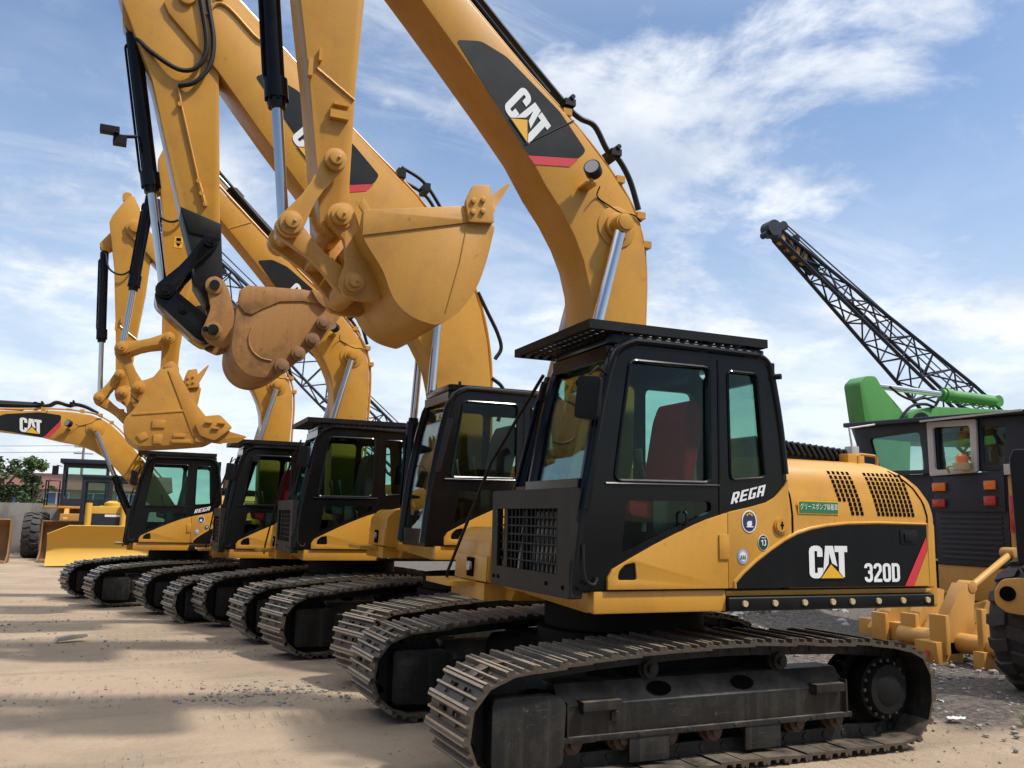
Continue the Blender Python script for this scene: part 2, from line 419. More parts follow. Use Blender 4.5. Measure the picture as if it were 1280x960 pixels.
def track_chain():
    bm = BM(); rnd = random.Random(3)
    W = 0.35
    for p0, p1 in track_loop(47):
        d = p1 - p0; Lg = d.length; d.normalize()
        nrm = Vector((d.z, 0, -d.x))          # outward (path runs counter-clockwise seen from -y)
        if nrm.dot((p0 + p1) / 2 - Vector((0.17, 0, 0.42))) < 0: nrm = -nrm
        jit = rnd.uniform(-0.006, 0.006)
        g = 0.034
        # profile across the shoe (t along travel, h outward): plate with three bars, overlapping lip
        prof = [(-0.02, -g - 0.012), (-0.012, -g), (0.004, -0.002), (0.022, -0.002), (0.032, -g), (0.075, -g), (0.086, -0.010), (0.100, -0.010), (0.111, -g), (0.150, -g),
                (0.160, -0.004), (0.178, -0.004), (0.186, -g), (0.192, -g - 0.004), (0.192, -g - 0.016), (-0.02, -g - 0.022)]
        k = Lg / 0.19
        ring = lambda y: [bm.verts.new(p0 + d * (t * k) + nrm * (h + jit) + Vector((0, y, 0))) for t, h in prof]
        a, b = ring(-W), ring(W); n = len(prof)
        for i in range(n):
            j = (i + 1) % n
            bm.faces.new((a[i], a[j], b[j], b[i])).material_index = 3 if i in (2, 6, 10) else (1 if i >= 13 else 0)
        bm.faces.new(a[::-1]); bm.faces.new(b)
        mid = p0 + d * Lg * 0.5
        for y in (-0.085, 0.085):          # chain links behind the shoe
            X = Matrix((( d.x, 0, nrm.x, mid.x), (d.y, 1, nrm.y, y), (d.z, 0, nrm.z, mid.z), (0, 0, 0, 1)))
            box(bm, -Lg * 0.52, Lg * 0.52, -0.022, 0.022, -g - 0.115, -g - 0.018, 1, X)
        cyl(bm, p0 + nrm * (-g - 0.07) + Vector((0, -0.115, 0)), p0 + nrm * (-g - 0.07) + Vector((0, 0.115, 0)), 0.026, seg=8, mat=1)
        for y in (-0.12, 0.06):            # openings and bolts seen on the shoe face
            X = Matrix((( d.x, 0, nrm.x, mid.x), (d.y, 1, nrm.y, y), (d.z, 0, nrm.z, mid.z), (0, 0, 0, 1)))
            box(bm, -0.045, -0.012, 0, 0.055, -g - 0.004, -g + 0.002, 2, X)
            for t in (-0.035, 0.03):
                q = mid + d * t + Vector((0, y + 0.03 + (0.07 if y > 0 else -0.06), 0))
                cyl(bm, q + nrm * (-g), q + nrm * (-g + 0.014), 0.013, seg=6, mat=0)
    return bm

def roller_bm(r, w, flange):
    bm = BM()
    cyl(bm, (0, -w, 0), (0, w, 0), r * 0.82, seg=18)
    for s in (-1, 1):
        cyl(bm, (0, s * w * 0.55 - flange, 0), (0, s * w * 0.55 + flange, 0), r, seg=20)
    cyl(bm, (0, -w - 0.03, 0), (0, w + 0.03, 0), r * 0.4, seg=12)
    return bm

def track_frame_bm():
    bm = BM()
    # main beam: sloping top plates, upright sides, bottom lip (outer side is -y)
    sec = [(-0.205, 0.27), (-0.205, 0.47), (-0.10, 0.60), (0.10, 0.60), (0.205, 0.47), (0.205, 0.27)]
    prism(bm, sec, -1.10, 1.36, 'x')
    prism(bm, [(-0.232, 0.245), (-0.232, 0.282), (0.232, 0.282), (0.232, 0.245)], -1.09, 1.40, 'x')
    # idler guards: big cover boxes at the front
    for s in (-1, 1):
        y0, y1 = (s * 0.255, s * 0.13) if s < 0 else (s * 0.13, s * 0.255)
        prism(bm, rounded([(-1.60, 0.13), (-1.10, 0.11), (-1.075, 0.50), (-1.13, 0.555), (-1.60, 0.56)], 0.05, 4), y0, y1, 'y')
    # raised steps and pads on the beam's outer face
    box(bm, -0.96, -0.66, -0.272, -0.12, 0.445, 0.505); box(bm, 1.02, 1.30, -0.272, -0.12, 0.445, 0.505)
    box(bm, -1.06, -1.045, -0.235, 0.2, 0.285, 0.50); box(bm, 1.34, 1.358, -0.235, 0.2, 0.285, 0.52)
    for x in (-0.5, -0.1, 0.3, 0.7, 1.0): cyl(bm, (x, -0.238, 0.263), (x, -0.22, 0.263), 0.016, seg=6)
    box(bm, -0.95, -0.94, -0.255, -0.15, 0.42, 0.46); box(bm, 1.03, 1.04, -0.255, -0.15, 0.42, 0.46)
    box(bm, -0.72, -0.66, -0.222, -0.18, 0.36, 0.42)
    # roller guards under the lip
    for x in (-0.42, 0.55):
        box(bm, x - 0.16, x + 0.16, -0.225, -0.20, 0.085, 0.244)
        box(bm, x - 0.16, x + 0.16, 0.20, 0.225, 0.085, 0.244)
    # holes in the sloping top plate, as dark oval recess plates
    for x in (-0.30, 0.42, -1.25):
        c = Vector((x, -0.158, 0.538)); nn = Vector((0, -0.78, 0.63)); tt = Vector((1, 0, 0)); bb = nn.cross(tt)
        vs = [bm.verts.new(c + nn * 0.005 + tt * (0.10 * cos(2 * pi * i / 14)) + bb * (0.055 * sin(2 * pi * i / 14))) for i in range(14)]
        f = bm.faces.new(vs); f.material_index = 1
    # motor housing at the rear
    return bm

def sprocket_bm():
    bm = BM()
    teeth = []
    for i in range(42):
        a = 2 * pi * i / 42; r = 0.335 if i % 2 else 0.285
        teeth.append((r * cos(a), r * sin(a)))
    prism(bm, teeth, -0.035, 0.035, 'y')
    cyl(bm, (0, -0.19, 0), (0, 0.2, 0), 0.235, seg=32)
    cyl(bm, (0, -0.245, 0), (0, -0.19, 0), 0.185, 0.20, seg=32)
    cyl(bm, (0, -0.258, 0), (0, -0.245, 0), 0.10, 0.13, seg=20)
    for i in range(18):
        a = 2 * pi * i / 18
        c = Vector((0.212 * cos(a), 0, 0.212 * sin(a)))
        cyl(bm, c + Vector((0, -0.212, 0)), c + Vector((0, -0.188, 0)), 0.014, seg=6, mat=1)
    return bm

def idler_bm():
    bm = BM()
    cyl(bm, (0, -0.06, 0), (0, 0.06, 0), 0.335, seg=36)
    cyl(bm, (0, -0.10, 0), (0, 0.10, 0), 0.295, seg=36)
    cyl(bm, (0, -0.2, 0), (0, 0.2, 0), 0.09, seg=16)
    return bm

def add_track(root, y, mirror=False, yaw=0.0, fwd=0.0):
    t = obj('track', track_chain, ['steel', 'steel_dark', 'hole', 'steel_worn'], root, key='track_chain')
    t.location = (-y * sin(yaw) - fwd * cos(yaw), y * cos(yaw) - fwd * sin(yaw), 0); t.rotation_euler = (0, 0, yaw)
    sgn = -1 if mirror else 1
    f = obj('track_frame', track_frame_bm, ['steel_dark', 'hole'], t, bevel=0.012, key='track_frame'); f.scale = (1, sgn, 1)
    s = obj('sprocket', sprocket_bm, ['black_under', 'steel'], t, key='sprocket'); s.location = (1.775, 0, 0.425); s.scale = (1, sgn, 1)
    i = obj('idler', idler_bm, ['steel_dark'], t, key='idler'); i.location = (-1.43, 0, 0.415)
    for x in (-0.98, -0.60, -0.22, 0.16, 0.54, 0.92, 1.30):
        r = obj('roller', lambda: roller_bm(0.085, 0.17, 0.02), ['rust'], t, key='roller'); r.location = (x, 0, 0.225)
    for x in (-0.35, 0.80):
        r = obj('carrier_roller', lambda: roller_bm(0.075, 0.14, 0.02), ['steel_dark'], t, key='carrier'); r.location = (x, 0, 0.665)
    return t

# ------------------------------------------------------------------ excavator: arm pieces (local coordinates of the machine, x to the rear)
FOOT = (-0.15, 1.75)
BOOM_IN = [(-1.901, 5.848), (-1.61, 5.525), (-1.221, 5.083), (-0.952, 4.762), (-0.766, 4.470), (-0.605, 4.262), (-0.480, 4.059), (-0.392, 3.861), (-0.335, 3.640), (-0.315, 3.361)]
BOOM_OUT = [(-1.493, 5.956), (-0.91, 5.417), (-0.447, 5.030), (-0.152, 4.722), (0.055, 4.469), (0.163, 4.249), (0.214, 4.038), (0.231, 3.772), (0.218, 3.37)]
BOOM = [(-2.86, 6.93), (-2.82, 6.80), (-2.50, 6.50)] + BOOM_IN + [(-0.33, 2.6), (-0.32, 1.85), (-0.25, 1.62), (-0.05, 1.60), (0.03, 1.78), (0.17, 2.6)] + BOOM_OUT[::-1] + [(-2.30, 6.71), (-2.52, 6.98), (-2.62, 7.07), (-2.76, 7.06)]
BOOM_B = [(-4.02, 7.50), (-3.96, 7.38), (-3.38, 6.80), (-2.806, 6.099), (-2.324, 5.536), (-1.274, 4.415), (-0.80, 3.83), (-0.62, 3.52), (-0.55, 3.25), (-0.45, 2.4), (-0.36, 1.85), (-0.26, 1.66), (-0.02, 1.66), (0.06, 1.85), (0.17, 2.7),
          (0.16, 3.41), (0.10, 3.90), (0.0, 4.30), (-0.19, 4.74), (-0.50, 5.20), (-0.917, 5.68), (-1.764, 6.40), (-2.388, 7.006), (-3.187, 7.74), (-3.55, 7.98), (-3.85, 7.90)]
STICK = [(-.13, -.03), (-.167, .36), (-.275, 1.15), (-.37, 1.73), (-.45, 2.25), (-.57, 2.75), (-.64, 3.05), (-.60, 3.2), (-.40, 3.60), (-.30, 3.62), (-.08, 3.25), (.12, 2.75), (.13, 1.9), (.094, 1.13), (.085, .3), (.105, -.03), (.06, -.10), (-.02, -.125), (-.10, -.095)]
STICK_B = [(-4.62, 7.95), (-4.454, 7.435), (-4.072, 6.546), (-3.665, 5.085), (-3.472, 4.548), (-3.35, 4.16), (-3.26, 4.08), (-3.15, 4.12), (-3.176, 4.4), (-3.223, 4.965), (-3.381, 7.106), (-3.43, 7.702), (-3.65, 8.2), (-4.10, 8.55), (-4.40, 8.55)]
BUCKET_A = [(-2.362, 3.897), (-1.507, 4.07), (-1.318, 3.923), (-1.382, 3.636), (-1.463, 3.407), (-1.592, 3.22), (-1.74, 3.11), (-1.82, 3.10), (-1.978, 3.146), (-2.107, 3.265), (-2.197, 3.462), (-2.33, 3.65), (-2.377, 3.76)]
BUCKET_C = [(-2.69, 3.76), (-2.572, 3.54), (-2.392, 3.25), (-2.244, 3.074), (-2.028, 3.064), (-1.90, 2.90), (-2.12, 2.726), (-2.314, 2.675), (-3.022, 2.60), (-3.214, 2.667), (-3.31, 2.80), (-3.309, 2.96), (-3.194, 3.125), (-3.05, 3.42), (-2.90, 3.70)]
BUCKET_B = [(-2.99, 4.12), (-2.908, 4.185), (-2.299, 4.214), (-2.078, 4.193), (-1.813, 4.043), (-1.915, 3.851), (-2.076, 3.629), (-2.284, 3.417), (-2.47, 3.26), (-2.60, 3.19), (-2.72, 3.165), (-2.86, 3.20), (-2.97, 3.30), (-3.03, 3.46), (-3.02, 3.75)]

def rot(p, c, a):
    x, z = p[0] - c[0], p[1] - c[1]
    return (c[0] + x * cos(a) - z * sin(a), c[1] + x * sin(a) + z * cos(a))

def pin(bm, x, z, y0, y1, r, mat=0):
    cyl(bm, (x, y0, z), (x, y1, z), r, seg=20, mat=mat)

def bossed(bm, x, z, y, r, mat=0, out=-1):
    """boss with pin end and bolt on a side plate, sticking out towards -y"""
    pin(bm, x, z, y, y + out * 0.05, r, mat)
    pin(bm, x, z, y + out * 0.05, y + out * 0.085, r * 0.62, mat)
    cyl(bm, (x + r * 0.2, y + out * 0.08, z), (x + r * 0.2, y + out * 0.10, z), r * 0.16, seg=6, mat=mat)

def link_bar(bm, a, b, ra, rb, w, y0, y1, mat=0):
    """flat link with rounded ends between two pins (x,z)"""
    a, b = Vector(a), Vector(b); d = (b - a).normalized(); n = Vector((-d.y, d.x))
    def arc(c, r, s):
        base = atan2(s * d.y, s * d.x)
        return [tuple(c + Vector((cos(base + t), sin(base + t))) * r) for t in [(-pi / 2 + pi * i / 8) for i in range(9)]]
    L = (b - a).length
    poly = arc(b, rb, 1) + [tuple(a + d * L * 0.6 + n * w), tuple(a + d * L * 0.4 + n * w)] + arc(a, ra, -1) + [tuple(a + d * L * 0.4 - n * w), tuple(a + d * L * 0.6 - n * w)]
    prism(bm, poly, y0, y1, 'y', mat)

def ram(root, name, p0, p1, y, rb, rr, frac, collar=True, mats=('black', 'chrome'), yb=None):
    """hydraulic ram in the x-z plane: barrel from p0, chrome rod to p1"""
    a = Vector((p0[0], y, p0[1])); b = Vector((p1[0], y if yb is None else yb, p1[1])); d = (b - a).normalized()
    m = a.lerp(b, frac)
    bm = BM()
    cyl(bm, a + d * 0.07, m, rb, seg=20)
    cyl(bm, a - Vector((0, rb * 0.9, 0)), a + Vector((0, rb * 0.9, 0)), rb * 1.05, seg=16)
    if collar:
        cyl(bm, m - d * 0.16, m, rb * 1.28, rb * 1.28, seg=18); cyl(bm, m, m + d * 0.07, rb * 1.05, rb * 0.95, seg=18)
        a1, b1 = frame_of(d)
        for i in range(8):
            c = m + (a1 * cos(i * pi / 4) + b1 * sin(i * pi / 4)) * rb * 1.12
            cyl(bm, c, c + d * 0.02, 0.012, seg=6)
        # feed pipe along the barrel
        s = b1 * rb * 1.2
        tube(bm, [a + d * 0.2 + b1 * rb, a + d * 0.24 + s, m - d * 0.2 + s, m - d * 0.1 + b1 * rb], 0.016, 6)
    o = obj(name, bm, mats[0], root)
    bm = BM()
    cyl(bm, m, b - d * 0.03, rr, seg=18)
    obj('rod', bm, mats[1], o)
    bm = BM()
    pin(bm, b.x, b.z, b.y - rb * 1.05, b.y + rb * 1.05, rr * 1.7)
    obj('rod_eye', bm, 'yellow', o)
    return o

def bucket_shell(bm, outline, i0, i1, y0, y1, th=0.035, mat=0):
    """side plates from the outline and the curved wrapper along outline[i0..i1] (inclusive)"""
    path = [Vector((p.x, p.z)) for p in smooth_path([Vector((q[0], 0, q[1])) for q in outline[i0:i1 + 1]], 5)]
    outline = outline[:i0] + [tuple(p) for p in path] + outline[i1 + 1:]
    prism(bm, outline, y0, y0 + th, 'y', mat); prism(bm, outline, y1 - th, y1, 'y', mat)
    cen = Vector((sum(p[0] for p in outline) / len(outline), sum(p[1] for p in outline) / len(outline)))
    inner = []
    for i, p in enumerate(path):
        d = (path[min(i + 1, len(path) - 1)] - path[max(i - 1, 0)]).normalized()
        n = Vector((-d.y, d.x))
        if n.dot(cen - p) < 0: n = -n
        inner.append(p + n * th)
    prism(bm, [tuple(p) for p in path] + [tuple(p) for p in inner[::-1]], y0 + th + .0005, y1 - th - .0005, 'y', mat)

def tooth_bm(base, tip, w, h):
    """wedge tooth with adapter between two x-z points, centred on y=0"""
    bm = BM()
    a, b = Vector((base[0], 0, base[1])), Vector((tip[0], 0, tip[1]))
    d = (b - a).normalized(); n = Vector((-d.z, 0, d.x)); L = (b - a).length
    secs = [(0, w * 0.62, h * 0.95), (L * 0.35, w * 0.6, h), (L * 0.42, w * 0.5, h * 0.72), (L * 0.75, w * 0.44, h * 0.42), (L, w * 0.36, h * 0.16)]
    rings = []
    for t, ww, hh in secs:
        c = a + d * t
        rings.append([bm.verts.new(c + Vector((0, sy * ww, 0)) + n * (sn * hh)) for sy, sn in ((-1, -1), (1, -1), (1, 1), (-1, 1))])
    for q in range(len(rings) - 1):
        for k in range(4):
            bm.faces.new((rings[q][k], rings[q][(k + 1) % 4], rings[q + 1][(k + 1) % 4], rings[q + 1][k]))
    bm.faces.new(rings[0][::-1]); bm.faces.new(rings[-1])
    return bm

def boom_part(root, poly, phi, foot, big=False, decal=True, decal_frame=None, y0=-0.17, y1=0.31):
    bm = BM()
    R = lambda p: rot(p, foot, phi)
    prism(bm, [R(p) for p in poly], y0, y1, 'y')
    # weld seams / doubler edge strips on the near face
    o = obj('boom', bm, 'yellow', root, bevel=0.014)
    bm = BM()
    if not big:
        boss = R((-0.075, 4.195))
        pin(bm, boss[0], boss[1], y0 - 0.012, y0 + 0.02, 0.185); pin(bm, boss[0], boss[1], y0 - 0.05, y0, 0.12); pin(bm, boss[0], boss[1], -0.34, 0.48, 0.068)
        pin(bm, boss[0], boss[1], y1, y1 + 0.012, 0.185)
    else:
        boss = R((-0.56, 4.45))
        pin(bm, boss[0], boss[1], y0 - 0.012, y0 + 0.02, 0.2); pin(bm, boss[0], boss[1], -0.34, 0.48, 0.08)
    obj('boss', bm, 'yellow', o, bevel=0.008); bm = BM()
    tp = R((-2.69, 6.92)) if not big else (-3.78, 7.62)
    pin(bm, tp[0], tp[1], y0 - 0.05, y1 + 0.05, 0.10)
    obj('tip_pin', bm, 'yellow', o, bevel=0.008)
    return o

LOGO = cat_mark()
def decal_on_boom(boom, R, P8, red, base, du, h, y):
    """charcoal panel, red end stripe and the three white letters on the boom side; base = lower-left of lettering, du = reading direction"""
    ident = lambda u, v, o: Vector((*[R((u, v))[0]], y - o, R((u, v))[1]))
    sticker('decal_panel', ['decal_black'], [[rounded(P8, 0.04, 4)]], ident, boom)
    b2 = BM(); stencil(b2, [red], ident, 0.0045)
    obj('red_stripe', b2, 'decal_red', boom)
    d = Vector(du) / 1.19; n = Vector(h)
    def mp(u, v, o):
        p = Vector(base) + d * u + n * v
        q = R((p.x, p.y)); return Vector((q[0], y - 0.004 - o, q[1]))
    sticker('lettering', ['white', 'decal_black', 'decal_yellow'], [LOGO[0], LOGO[1], LOGO[2]], mp, boom)

def hose(root, pts, r=0.02, name='hose', mat='rubber', n=6):
    bm = BM(); tube(bm, pts, r, 8, n=n); return obj(name, bm, mat, root)

# ------------------------------------------------------------------ excavator: cab
CAB_SIDE = [(-1.0, 1.236), (-.972, 1.522), (-.919, 1.953), (-.826, 2.472), (-.756, 2.745), (-.70, 2.872), (-.60, 2.93), (.49, 2.93), (.59, 2.915), (.635, 2.86), (.70, 2.50), (.745, 2.03), (.745, 1.22), (-1.0, 1.22)]
def cab_shell_bm(full_glass):
    bm = BM()
    win = rounded([(-.608, 2.798), (-.73, 1.952), (.052, 1.964), (.058, 2.802)], 0.05, 4)
    qw = rounded([(.221, 2.792), (.232, 1.99), (.548, 2.02), (.484, 2.792)], 0.04, 3)
    low = rounded([(-.629, 1.82), (-.675, 1.46), (-.30, 1.62), (.064, 1.76), (.064, 1.83)], 0.03, 3)
    hol = [win, qw, low]
    plate(bm, CAB_SIDE, hol, -1.30, -1.25)
    rw = rounded([(-.72, 2.78), (-.88, 1.62), (-.02, 1.62), (0, 2.78)], 0.06, 4)
    rq = rounded([(.08, 2.76), (.08, 1.95), (.60, 1.95), (.54, 2.76)], 0.06, 4)
    plate(bm, CAB_SIDE, [rw, rq], -.39, -.345)
    # pillars, headers and sills
    for y in (-1.255, -.39):
        tube(bm, [(-1.0, y, 1.24), (-.972, y, 1.522), (-.919, y, 1.953), (-.826, y, 2.472), (-.756, y, 2.745), (-.70, y, 2.86), (-.62, y, 2.905)], 0.048, 10)
        tube(bm, [(.55, y, 2.90), (.61, y, 2.86), (.675, y, 2.50), (.715, y, 2.03), (.715, y, 1.24)], 0.05, 10)
    box(bm, -.77, -.62, -1.25, -.39, 2.80, 2.90)                 # header
    z1 = 1.42 if full_glass else 1.95
    box(bm, -1.0, -.90, -1.25, -.39, 1.22, z1 - 0.03 if full_glass else 1.30)
    if not full_glass:
        prism(bm, [(-.995, 1.22), (-.94, 1.22), (-.90, 1.93), (-.925, 1.93)], -1.25, -.06)
        box(bm, -.99, -.93, -1.25, -.39, 1.90, 1.96)
    plate(bm, [(-1.25, 1.22), (-.39, 1.22), (-.39, 2.90), (-1.25, 2.90)], [rounded([(-1.14, 2.0), (-.48, 2.0), (-.48, 2.77), (-1.14, 2.77)], 0.06, 4)], .655, .70, 'x')
    box(bm, -.98, .70, -1.25, -.39, 1.20, 1.26)                  # floor
    # door seams and window frames, standing 6 mm proud of the side
    for h, w in ((win, 0.022), (qw, 0.016)):
        tube(bm, [(p[0], -1.303, p[1]) for p in h + [h[0]]], w * 0.6, 6)
    tube(bm, [(.135, -1.302, 1.72), (.137, -1.302, 2.87)], 0.007, 6)
    tube(bm, [(-.80, -1.303, 1.93), (.13, -1.303, 1.945)], 0.010, 6)
    return bm

def cab_roof_bm():
    bm = BM()
    plate(bm, rounded([(-.76, -1.27), (.61, -1.27), (.61, -.365), (-.76, -.365)], .06, 4), [rounded([(-.58, -1.12), (.16, -1.12), (.16, -.50), (-.58, -.50)], .05, 3)], 2.915, 2.985, 'z')
    return bm

def rail_bm():
    bm = BM()
    tube(bm, [(-.955, -1.29, 1.75), (-.919, -1.29, 1.953), (-.826, -1.29, 2.472), (-.76, -1.29, 2.735), (-.705, -1.29, 2.86), (-.60, -1.29, 2.925), (-.45, -1.29, 2.94), (.40, -1.29, 2.935), (.52, -1.29, 2.925), (.60, -1.29, 2.875), (.64, -1.29, 2.75), (.70, -1.29, 2.40), (.735, -1.29, 2.05)], 0.032, 10, n=4)
    return bm

def guard_bm():
    bm = BM()
    x0, xm, x1, y0, y1, ym, z = -.93, -.47, .60, -1.30, .02, -.37, 3.035
    out = [(x0, y0), (x1, y0), (x1, ym), (xm, ym), (xm, y1), (x0, y1)]
    t = .012
    inn = [(x0 + t, y0 + t), (x1 - t, y0 + t), (x1 - t, ym - t), (xm - t, ym - t), (xm - t, y1 - t), (x0 + t, y1 - t)]
    plate(bm, out, [inn], z - .035, z + .03, 'z')
    n = 19
    for i in range(1, n):
        x = x0 + (x1 - x0) * i / n
        box(bm, x - .018, x + .018, y0 + .013, (y1 if x < xm - .03 else ym) - .013, z - .012, z - .002)
    for i in range(1, 15):
        y = y0 + (y1 - y0) * i / 15
        box(bm, x0 + .013, (x1 if y < ym - .03 else xm) - .013, y - .020, y + .020, z - .0015, z + .008)
    for x in (-.62, .1, .5):
        for y in (-1.18, -.42):
            cyl(bm, (x, y, 2.93), (x, y, z), 0.022, seg=8)
    box(bm, -.70, -.62, y0 + .013, ym - .013, z - .03, z - .013)
    return bm

def front_guard_bm():
    bm = BM()
    y0, y1, z0, z1, x = -1.27, .09, 1.17, 1.885, -1.06
    plate(bm, [(y0, z0), (y1, z0), (y1, z1), (y0, z1)], [[(y0 + .17, z0 + .14), (y1 - .10, z0 + .14), (y1 - .10, z1 - .13), (y0 + .17, z1 - .13)]], x, x + .02, 'x')
    box(bm, x, x + .10, y0 - .012, y0, z0, z1); box(bm, x, x + .09, y1, y1 + .012, z0, z1)
    box(bm, x + .001, x + .10, y0, y1, z1, z1 + .010); box(bm, x + .001, x + .1, y0, y1, z0 - .01, z0)
    for i in range(1, 7):
        z = z0 + .14 + (z1 - z0 - .27) * i / 7
        tube(bm, [(x + .03, y0 + .15, z), (x + .03, y1 - .08, z)], 0.007, 6)
    for i in range(1, 15):
        y = y0 + .17 + (y1 - y0 - .27) * i / 15
        tube(bm, [(x + .036, y, z0 + .12), (x + .036, y, z1 - .11)], 0.008, 6)
    box(bm, x + .02, x + .05, -.17, -.11, z0 + .1, z1 - .1)
    for y, z in ((y0 + .08, z0 + .06), (y1 - .05, z0 + .06), (y1 - .14, z0 + .06), (y0 + .34, z0 + .07)):
        cyl(bm, (x - .008, y, z), (x, y, z), 0.014, seg=8, mat=1)
    return bm

def panes(cab, full_glass, mat):
    bm = BM()
    prism(bm, [(-.64, 2.84), (-.775, 1.88), (.13, 1.88), (.13, 2.84)], -1.276, -1.272)
    obj('window_pane', bm, mat, cab)
    bm = BM(); box(bm, .20, .58, -1.276, -1.272, 1.96, 2.83); obj('window_pane', bm, mat, cab)
    bm = BM(); prism(bm, [(-.65, 1.84), (-.70, 1.45), (.08, 1.74), (.08, 1.84)], -1.276, -1.272); obj('window_pane', bm, mat, cab)
    bm = BM(); prism(bm, [(-.74, 2.80), (-.91, 1.58), (.0, 1.58), (.0, 2.80)], -.369, -.365); obj('window_pane', bm, mat, cab)
    bm = BM(); box(bm, .08, .58, -.369, -.365, 1.9, 2.78); obj('window_pane', bm, mat, cab)
    bm = BM(); box(bm, .676, .680, -1.16, -.46, 1.96, 2.79); obj('rear_window', bm, mat, cab)
    bm = BM()
    zs = ([(-.985, 1.36), (-.972, 1.522)] if full_glass else []) + [(-.919, 1.953), (-.826, 2.472), (-.756, 2.745), (-.735, 2.80)]
    prism(bm, zs + [(p[0] + .006, p[1]) for p in zs[::-1]], -1.215, -.43)
    obj('windshield', bm, mat, cab)

def cab_inside(cab, red=True):
    bm = BM()
    prism(bm, rounded([(-.48, 1.72), (.0, 1.66), (.02, 1.80), (-.48, 1.86)], 0.04), -1.08, -.60, 'y')
    prism(bm, rounded([(-.12, 1.80), (.02, 1.76), (.17, 2.36), (.15, 2.58), (.06, 2.60), (.0, 2.46)], 0.05), -1.06, -.62, 'y')
    s = obj('seat', bm, 'seat_red' if red else 'cab_grey', cab, bevel=0.03)
    bm = BM()
    for y in (-1.12, -.56):
        prism(bm, rounded([(-.40, 1.90), (.10, 1.86), (.10, 1.96), (-.42, 1.97)], 0.03), y, y + 0.12, 'y')
        box(bm, -.30, .05, y + 0.01, y + 0.11, 1.3, 1.88)
        tube(bm, [(-.33, y + .06, 1.95), (-.38, y + .06, 2.12)], 0.012, 6); cyl(bm, (-.38, y + .06, 2.10), (-.395, y + .06, 2.20), 0.024, 0.03, seg=8)
    box(bm, -.15, .1, -.98, -.52, 1.26, 1.60)
    obj('console', bm, 'cab_grey', cab, bevel=0.01)
    bm = BM()
    box(bm, -.78, -.72, -.62, -.45, 2.02, 2.22); tube(bm, [(-.78, -.52, 1.3), (-.76, -.52, 2.05)], 0.02, 6)
    tube(bm, [(-.72, -.86, 1.26), (-.66, -.86, 1.85)], 0.014, 6); tube(bm, [(-.72, -.70, 1.26), (-.66, -.70, 1.85)], 0.014, 6)
    obj('monitor', bm, 'black_matt', cab)
    if red:
        mp = lambda u, v, o: Vector((.17 + 0.19 * u * 1.0, -.985 - o, 2.06 + 0.12 * v + 0.0 * u))
        sticker('seat_lettering', ['white'], [LOGO[0]], lambda u, v, o: Vector((-.012 + .028 * v - o, -.70 - .24 * u, 2.16 + 0.13 * v)), s)

# ------------------------------------------------------------------ excavator: house
HOOD_PROFILE = [(-1.30, 1.215), (-1.30, 1.748), (-1.283, 1.862), (-1.263, 1.939), (-1.236, 2.029), (-1.192, 2.109), (-1.12, 2.165), (-1.0, 2.195), (-.80, 2.21)]
HOOD_XEND = [(1.21, 2.20), (1.73, 2.217), (1.77, 2.22), (1.88, 2.20), (1.994, 2.13), (2.09, 2.01), (2.13, 1.92), (2.17, 1.86), (2.21, 1.82)]
def interp(tab, v):
    if v <= tab[0][0]: return tab[0][1]
    for (a, b), (c, d) in zip(tab, tab[1:]):
        if v <= c: return b + (d - b) * (v - a) / (c - a)
    return tab[-1][1]

def hood_bm():
    bm = BM()
    prof = smooth_path([Vector((y, z, 0)) for y, z in HOOD_PROFILE[1:]], 3)
    prof = [(HOOD_PROFILE[0][0], HOOD_PROFILE[0][1])] + [(p.x, p.y) for p in prof]
    prof = prof + [(-y, z) for y, z in prof[::-1]]
    nx = 12; grid = []
    for i in range(nx + 1):
        row = []
        for y, z in prof:
            xe = interp(HOOD_XEND, z)
            row.append(bm.verts.new((.745 + (xe - .745) * i / nx, y, z)))
        grid.append(row)
    for i in range(nx):
        for k in range(len(prof) - 1):
            bm.faces.new((grid[i][k], grid[i + 1][k], grid[i + 1][k + 1], grid[i][k + 1]))
    bm.faces.new(grid[0][::-1]); bm.faces.new(grid[-1])
    return bm

def hood_point(x, z, off):
    ys = [(p[1], p[0]) for p in HOOD_PROFILE]
    y = interp(ys, z); dy = (interp(ys, z + .02) - interp(ys, z - .02)) / .04
    n = Vector((0, -1, dy)).normalized()
    return Vector((x, y, z)) + n * off, n

def grille_bm(which):
    bm = BM()
    def sq(x, z):
        p, n = hood_point(x, z, 0.004); t = Vector((1, 0, 0)); b = n.cross(t)
        if b.z < 0: b = -b
        vs = [bm.verts.new(p + t * (sx * .0142) + b * (sz * .0150)) for sx, sz in ((-1, -1), (1, -1), (1, 1), (-1, 1))]
        bm.faces.new(vs)
    rows = 10
    for r in range(rows):
        z = 2.085 - r * (2.085 - 1.775) / (rows - 1)
        f = r / (rows - 1)
        for c in range(9) if which else ():
            sq(1.60 + 0.045 * f + c * (.385 - .01 * f) / 8.3, z)
        cols = range(5) if r < 7 else range(2, 5)
        for c in cols if not which else ():
            sq(1.235 + .05 * f + c * .0475, z)
    return bm

